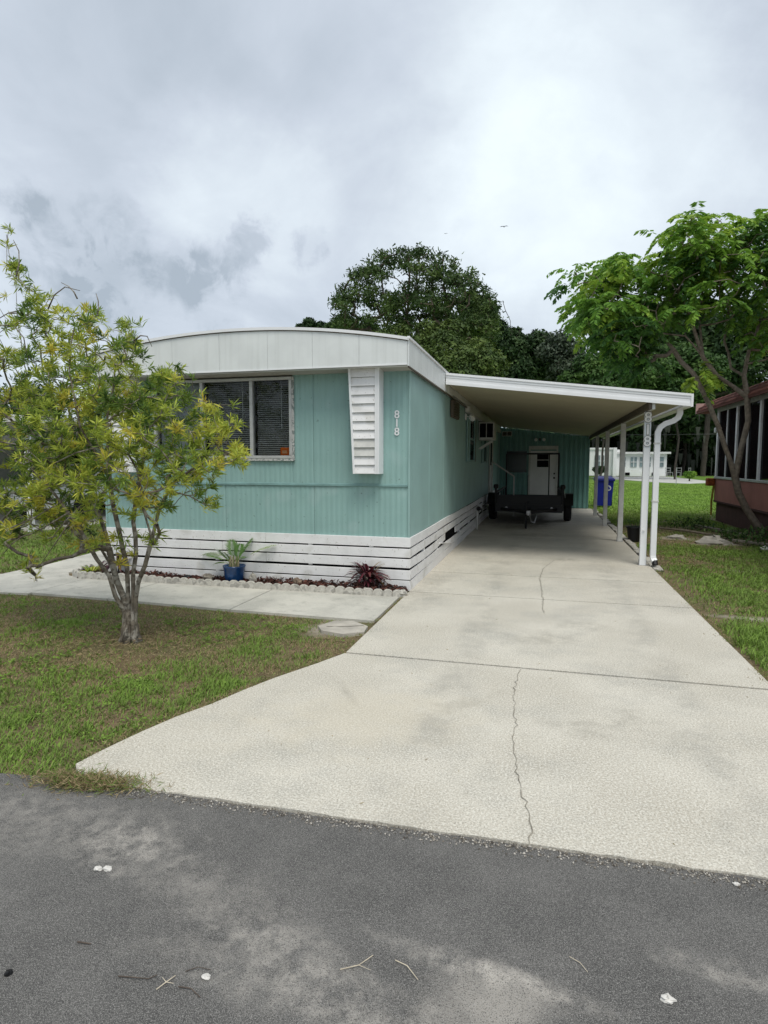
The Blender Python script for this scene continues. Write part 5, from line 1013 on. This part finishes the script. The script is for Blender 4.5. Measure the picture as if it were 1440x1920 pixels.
rockm('rock', (3.75, 11.7, .0), .08, 'small white rock among weeds at the right edge', chip, 'rock', (1, 1, .7), 53)
for i, (x, yv, h, lb) in enumerate(((3.9, 12.2, .28, 'clump of dark weeds at the right edge under the trunk'), (3.6, 12.9, .2, 'low weeds left of the leaning trunk'), (4.05, 11.3, .25, 'weed clump nearest the right edge'), (3.3, 14.9, .2, 'weeds at the foot of the red house wall'))):
    r = root('weed_clump', (x, yv, 0), lb, 'weeds'); k = 260; rs = np.random.default_rng(90+i); C = np.array([x, yv, 0])+rs.normal(size=(k, 3))*[.22, .22, 0]+np.stack([np.zeros(k), np.zeros(k), rs.uniform(0, h, k)], 1)
    leaves('leaves', C, nrm(rs.normal(size=(k, 3))+[0, 0, .6]), rs.uniform(.05, .12, k), rs.uniform(.01, .02, k), leafM, rs.random(k), r, kind='stuff')
# ------------------------------------------------------------------ far side: white home, bush, wire
fh = root('far_mobile_home', (3, 68, 0), 'long white mobile home with paired windows beyond the lawn', 'mobile home')
MB().box(-8, 7.7, 67.7, 72, .05, 2.8).build('wall', farwhite, fh); MB().box(-8.1, 7.0, 67.6, 72.1, 2.801, 3.0).build('roof', farwhite, fh)
MB().box(7.0, 7.35, 67.2, 67.69, 0, 3.0).build('pilaster', farwhite, fh)
MB().box(7.351, 12.3, 67.9, 72, .02, 2.35).build('porch_wall', farwhite, fh); MB().box(7.36, 12.6, 67.5, 72, 2.351, 2.55).build('porch_roof', rooftop, fh)
for (xa, xb, zt_) in ((3.6, 4.5, 2.2), (5.2, 5.75, 2.2), (5.9, 6.45, 2.2), (7.65, 8.3, 2.0), (8.8, 9.4, 2.0), (9.7, 10.75, 2.0), (11., 12., 2.0)):
    yq = 67.69 if xb < 7 else 67.89
    f = MB().box(xa, xb, yq-.06, yq, 1.0, zt_).build('window', mat('far_glass', (.2, .26, .28), .2, .4, 1.5) if 'far_glass' not in MATS else MATS['far_glass'], fh)
    MB().box((xa+xb)/2-.03, (xa+xb)/2+.03, yq-.09, yq-.061, 1.0, zt_).box(xa, xb, yq-.12, yq-.091, (1+zt_)/2-.03, (1+zt_)/2+.03).build('muntin', farwhite, f)
for xa in (8.3, 10.9): MB().box(xa, xa+.45, 67.8, 67.88, .1, .4).build('crawl_vent', dark, fh)
def bush(x, yv, r_, lb, m, n, seed):
    r = root('round_bush', (x, yv, 0), lb, 'bush'); V, Fq, T = blobleaves([(x, yv, r_*.95, r_*.7), (x-r_*.4, yv, r_*1.05, r_*.5), (x+r_*.4, yv-.1, r_*1.1, r_*.5)], n, .07, seed); fastmesh('foliage', V, Fq, m, T, r, kind='stuff')
    MB().tube([(x, yv, -.03), (x, yv, r_*.7)], [.06, .04], 6).build('stem', barkd, r)
bush(11.2, 52.4, .52, 'round yellow-green bush alone on the far lawn', leafR, 2600, 1); bush(5.3, 63, .75, 'dark green bush in front of the white far home', leafD, 3000, 2)
bush(-.5, 64, .6, 'small bush at the far end of the lawn by the white home wall', leafM, 2000, 3)
wr = MB(); P = [(x, 60, 4.0+.0006*(x-10)**2) for x in np.arange(-30, 61, 5)]; wr.tube(P, .018, 4).build('overhead_wire', mat('wire_grey', (.12, .12, .12), .7), label='thin overhead wire crossing in front of the dark wood', cat='wire', loc=(-30, 60, 0))
def chairf(x, yv, rz, lb):
    r = root('garden_chair', (x, yv, 0), lb, 'chair', None); r.rotation_euler.z = 0
    def P(a, b_, c): return (x+a*math.cos(rz)-b_*math.sin(rz), yv+a*math.sin(rz)+b_*math.cos(rz), c)
    for sx in (-.25, .25):
        for sy in (-.25, .25): MB().bar(P(sx, sy, 0), P(sx, sy, .45 if sy < 0 else .95), .04).build('leg', steel, r)
    MB().bar(P(-.27, 0, .45), P(.27, 0, .45), .5, .04).build('seat', steel, r); MB().bar(P(-.27, .25, .62), P(.27, .25, .62), .04).bar(P(-.27, .25, .9), P(.27, .25, .9), .06).build('backrest', steel, r)
chairf(12.3, 66.5, .3, 'grey garden chair nearest the white far home'); chairf(13.2, 66.8, -.4, 'second grey garden chair, right of the first'); chairf(14.4, 66.3, 1.0, 'rightmost grey garden chair at the edge of the wood')
MB().bar((8.6, 44, -.02), (8.6, 44, 1.1), .04).build('garden_stake', steel, label='thin grey stake standing in the far lawn', cat='stake', loc=(8.6, 44, 0))
# birds
for i, (px, py, s, lb) in enumerate(((945, 425, .42, 'larger of two dark birds high in the sky right of the pine'), (836, 438, .2, 'smaller dark bird in the sky above the pine'))):
    c = at(px, py, 60); r = root('bird', tuple(c), lb, 'bird')
    MB().lathe([(.005, -.5*s), (.09*s, -.25*s), (.1*s, .1*s), (.04*s, .45*s)], c, 8, 'y').build('body', black, r)
    for sg in (-1, 1): MB().add([tuple(c+[0, -.12*s, .02]), tuple(c+[sg*.5*s, -.05*s, .18*s]), tuple(c+[sg*1.0*s, .15*s, .05*s]), tuple(c+[sg*.4*s, .2*s, .12*s]), tuple(c+[0, .15*s, .02])], [(0, 1, 3, 4), (1, 2, 3)]).build('wing', black, r)
# ------------------------------------------------------------------ grass
def blades(name, poly, dens, hmin, hmax, w, brown_amt, seed, label, excl=None, weight=None, bright=0., dry=None):
    xs = [p[0] for p in poly]; ys = [p[1] for p in poly]; A = (max(xs)-min(xs))*(max(ys)-min(ys)); n = int(A*dens); rs = np.random.default_rng(seed)
    X = rs.uniform(min(xs), max(xs), n); Y = rs.uniform(min(ys), max(ys), n); ok = inpoly(X, Y, poly)
    pat = .6*vnoise(X, Y, .9, seed)+.4*vnoise(X, Y, 3.1, seed+1); fine = vnoise(X, Y, 9., seed+2)
    pres = np.clip(.45+1.1*(fine-.3)+.3*pat, .12, 1)
    if weight is not None: pres = pres*weight(X, Y)
    ok &= rs.random(n) < pres; X, Y, pat, fine = X[ok], Y[ok], pat[ok], fine[ok]; n = len(X)
    brown_ = np.clip((brown_amt+(dry(X, Y) if dry else 0)-pat)*3.2+.5+(brown_amt-.5), 0, 1); isb = rs.random(n) < brown_*.85
    tone = np.where(isb, rs.uniform(0, .33, n), np.clip(rs.uniform(.55, .9, n)+(pat-.5)*.4+bright, .45, 1)); 
    h = rs.uniform(hmin, hmax, n)*(.6+.8*fine)*np.where(isb, .5, 1); az = rs.uniform(0, 6.283, n); lean = rs.uniform(.2, 1.0, n)+isb*1.0
    d = np.stack([np.cos(az)*lean, np.sin(az)*lean, np.ones(n)], 1); d = nrm(d); s = np.stack([-np.sin(az+.6), np.cos(az+.6), np.zeros(n)], 1)
    C = np.stack([X, Y, np.full(n, GZ)], 1); wv = (w*rs.uniform(.6, 1.3, n))[:, None]; m1 = C+d*h[:, None]*.6; tp = C+d*h[:, None]+np.stack([np.cos(az), np.sin(az), -.5*np.ones(n)], 1)*h[:, None]*.25
    V = np.stack([C-s*wv, C+s*wv, m1+s*wv*.8, tp, m1-s*wv*.8], 1); b0_ = np.arange(n)[:, None]*5
    V = V.reshape(-1, 3); Fq = np.concatenate([np.concatenate([b0_, b0_+1, b0_+2, b0_+4], 1), np.concatenate([b0_+4, b0_+2, b0_+3, b0_+3], 1)])
    # second face as triangle -> split meshes by building with quads only (tip quad: m1-, m1+, tip, tip)
    V2 = np.concatenate([V, V.reshape(n, 5, 3)[:, 3]+[0, 0, .0005]]); Fq[n:, 3] = 5*n+np.arange(n)
    return fastmesh(name, V2, Fq, grassm, np.concatenate([tone, tone]), None, kind='stuff', label=label, cat='grass')
left = [(-9.5, 2.0), (-1.95, 2.24), (-2.16, 2.36), (-2.24, 2.5), (-2.2, 2.75), (-2.03, 3.2), (-1.83, 3.75), (-1.53, 4.45), (-1.53, 5.30), (-3.0, 5.40), (-4.0, 5.44), (-5.66, 5.46), (-6.05, 5.43), (-7.6, 5.12), (-9.5, 4.87)]
def wl_(X, Y):
    w = np.ones_like(X); w *= 1-.75*np.exp(-(((X+3.38)/.45)**2+((Y-4.3)/.35)**2)); w *= np.where((X > -2.02) & (X < -1.4) & (Y > 4.8) & (Y < 5.34), .25, 1); w *= np.clip((Y-2.1)/.25, .25, 1); ex = np.interp(Y, [2.3, 2.5, 2.78, 3.22, 3.75, 4.45, 5.3], [-2.2, -2.2, -2.15, -1.98, -1.78, -1.48, -1.48]); w *= np.clip((ex-X-.02+.06*(vnoise(X, Y, 6, 4)-.5))/.12, .05, 1)
    return w*np.where(X < -6, .4, 1)
blades('front_lawn_grass', left, 9000, .022, .045, .0028, .68, 3, 'patchy green and brown lawn between the road and the walkway', weight=wl_, dry=lambda X, Y: -.12+.22*np.clip((Y-2.8)/1.,0,1)*np.clip((-X-2.2)/.8,0,1))
left2 = [(-16, 6.2), (-9.5, 5.95), (-8.2, 6.15), (-7.05, 6.38), (-7.05, 7.2), (-7.35, 9.), (-7.25, 14), (-10.2, 14), (-10.45, 10.8), (-12.5, 9.5), (-16, 9.1)]
blades('side_lawn_grass', left2, 1500, .03, .07, .006, .3, 5, 'green lawn strip beyond the walkway at the left')
right = [(2.25, 2.42), (9, 2.55), (9, 20), (1.6, 20), (1.68, 9.2), (1.58, 8.8), (1.56, 4.45), (1.83, 3.75), (2.05, 3.2), (2.22, 2.75)]
def wr_(X, Y):
    w = np.clip(1.1-(Y-6)/14, .35, 1); w *= np.where(X > 4.3, np.where(Y > 6, .05, .5), 1)
    for (cx_, cy_, a, b_) in ((2.6, 13.1, .5, .35), (3.2, 12.4, .6, .35), (2.1, 6.5, .55, .12), (2.5, 6.2, .5, .1), (3.6, 13.6, .8, 1.5), (1.7, 8.6, .25, 1.8), (1.62, 5.8, .12, 2.0)): w *= 1-.85*np.exp(-(((X-cx_)/a)**2+((Y-cy_)/b_)**2)**1.5)
    return w
blades('right_yard_grass', right, 3600, .028, .065, .0045, .5, 7, 'weedy lawn along the right side of the driveway', weight=wr_, bright=.0)
near = [(2.2, 2.6), (4.2, 2.6), (3.2, 6.1), (1.60, 6.1), (1.58, 4.5), (1.86, 3.75), (2.08, 3.2)]
blades('tall_edge_grass', near, 3800, .05, .11, .004, .2, 8, 'longer bright grass beside the near right driveway edge', bright=.1)
far = [(1.7, 15.5), (30, 15.5), (34, 46), (1.5, 46), (1.42, 24.6)]
blades('back_lawn_grass', far, 420, .03, .065, .012, .05, 9, 'bright green back lawn beyond the carport', weight=lambda X, Y: np.where((X > 4.3) & (Y < 18), .02, 1), bright=.2)
# clump of cuttings at the lip of the driveway
n = 3800; C = np.stack([rng.normal(-2.02, .13, n), np.full(n, 0.), rng.uniform(-.02, .025, n)], 1); C[:, 1] = 2.245+rng.normal(0, .035, n)+(-2.02-C[:, 0])*-.12; D = nrm(rng.normal(size=(n, 3))*[1, .8, .4]+[0, 0, .2])
leaves('grass_tuft', C, D, rng.uniform(.02, .06, n), rng.uniform(.0012, .0025, n), grassm, np.where(rng.random(n) < .65, rng.uniform(0, .3, n), rng.uniform(.5, .8, n)), None, kind='stuff', label='matted tuft of dead grass at the left tip of the driveway apron', cat='grass tuft')
# litter of dead leaves round the tree base
n = 1500; C = np.stack([rng.normal(-3.38, .45, n), rng.normal(4.25, .3, n), rng.uniform(GZ, .0, n)], 1); D = nrm(rng.normal(size=(n, 3))*[1, 1, .25])
leaves('leaf_litter', C, D, rng.uniform(.03, .07, n), rng.uniform(.002, .004, n), grassm, rng.uniform(0, .36, n), None, kind='stuff', label='brown dead leaves scattered round the tree base', cat='leaf litter')

# grit and crumbs along the seam of road and driveway, and weeds in the joints
n = 2600; X = rng.uniform(-2.1, 2.2, n); Yv = redge(0)+(X)*.0265+np.abs(rng.normal(0, .03, n))*-1-.004; C = np.stack([X, Yv, np.full(n, -.004)], 1)
sz = rng.uniform(.0015, .006, (n, 1)); a_ = rng.uniform(0, 6.28, (n, 1)); u = np.concatenate([np.cos(a_), np.sin(a_), a_*0], 1); v_ = np.concatenate([-np.sin(a_), np.cos(a_), a_*0], 1)
V = np.stack([C-u*sz, C-v_*sz*.8, C+u*sz, C+v_*sz*.8, C+[0, 0, 1]*sz*.9], 1).reshape(-1, 3); b4 = np.arange(n)[:, None]*5
tri = np.concatenate([np.concatenate([b4+i, b4+(i+1) % 4, b4+4], 1) for i in range(4)]); gt_ = mat('road_grit', (.2, .18, .15), .95, attr=[(.06, .05, .04), (.2, .18, .15), (.5, .47, .42)])
fastmesh('grit', V, tri, gt_, np.tile(rng.random(n), 4), None, kind='stuff', label='fine grit and crumbs along the seam between road and driveway', cat='grit')
def joint_weeds(name, pts, n, label, hm=.03, sp=.012):
    P = np.array(pts, float); i = rng.integers(0, len(P)-1, n); f = rng.random((n, 1)); C = P[i]*(1-f)+P[i+1]*f; keep = vnoise(C[:, 0], C[:, 1], 5., 3) > .42; C = C[keep]; m_ = len(C)
    C = np.concatenate([C+rng.normal(size=(m_, 2))*sp, np.full((m_, 1), -.012)], 1); D = nrm(rng.normal(size=(m_, 3))*[1, 1, .3]+[0, 0, .55])
    leaves(name, C, D, rng.uniform(.35, 1, m_)*hm*1.4, rng.uniform(.0012, .0025, m_), grassm, rng.choice([.1, .25, .3, .65, .8], m_), None, kind='stuff', label=label, cat='weeds')
joint_weeds('walkway_edge_weeds', [(-1.5, 5.36), (-1.49, 5.9), (-1.49, 6.5), (-1.47, 6.8)], 700, 'small weeds in the joint between walkway and driveway', .02)
joint_weeds('driveway_edge_weeds', [(1.54, 4.45), (1.55, 6.), (1.55, 9.)], 2600, 'short dry weeds along the right edge of the driveway', .035, .03)
joint_weeds('apron_edge_weeds', [(-2.24, 2.4), (-2.19, 2.75), (-2.0, 3.22), (-1.8, 3.75), (-1.52, 4.4), (-1.52, 5.3)], 2200, 'short dry blades straggling along the left edge of the driveway', .03, .03)
joint_weeds('edging_weeds', [(-5.6, 6.36), (-1.6, 6.4)], 500, 'small weeds at the foot of the scalloped edging', .018, .008)
n = 1200; X = rng.uniform(-2.1, 1.6, n); Y = rng.uniform(2.4, 9, n); C = np.stack([X, Y, np.full(n, .004)], 1); D = nrm(rng.normal(size=(n, 3))*[1, 1, .1])
keep = rng.random(n) < .12+.6*np.exp(-((X+1.5)/.25)**2)*(Y > 4.4)+.5*np.exp(-((X-1.45)/.2)**2); C = C[keep]; D = D[keep]; n = len(C); ok = (C[:, 0] > -1.45) | (C[:, 1] < 3.2) & (C[:, 0] > -1.9); C = C[ok]; D = D[ok]; n = len(C)
leaves('driveway_debris', C, D, rng.uniform(.008, .03, n), rng.uniform(.001, .003, n), grassm, rng.uniform(0, .3, n), None, kind='stuff', label='scattered bits of dry leaf and grass lying on the driveway', cat='debris')
# broad-leaved weeds in the two lawns
k = 5200; X = np.concatenate([rng.uniform(-6.5, -1.6, k), rng.uniform(1.75, 4.2, k)]); Y = np.concatenate([rng.uniform(2.4, 5.4, k), rng.uniform(4.4, 12., k)])
ok = (vnoise(X, Y, 1.9, 21) > .55) & (vnoise(X, Y, 6.5, 22) > .5) & (inpoly(X, Y, left) | inpoly(X, Y, right)) & ~((X > -2.05) & (X < -1.3) & (Y > 4.8)); X = X[ok]; Y = Y[ok]
kk = 7; C = np.repeat(np.stack([X, Y, np.full(len(X), -.012)], 1), kk, 0); m_ = len(C); D = nrm(rng.normal(size=(m_, 3))*[1, 1, .2]+[0, 0, .45]); C = C+rng.normal(size=(m_, 3))*[.012, .012, .006]
leaves('lawn_weeds', C, D, rng.uniform(.012, .032, m_), rng.uniform(.003, .007, m_), grassm, np.repeat(rng.uniform(.6, 1., len(X)), kk), None, kind='stuff', label='small broad-leaved weeds spread through the lawns', cat='weeds')
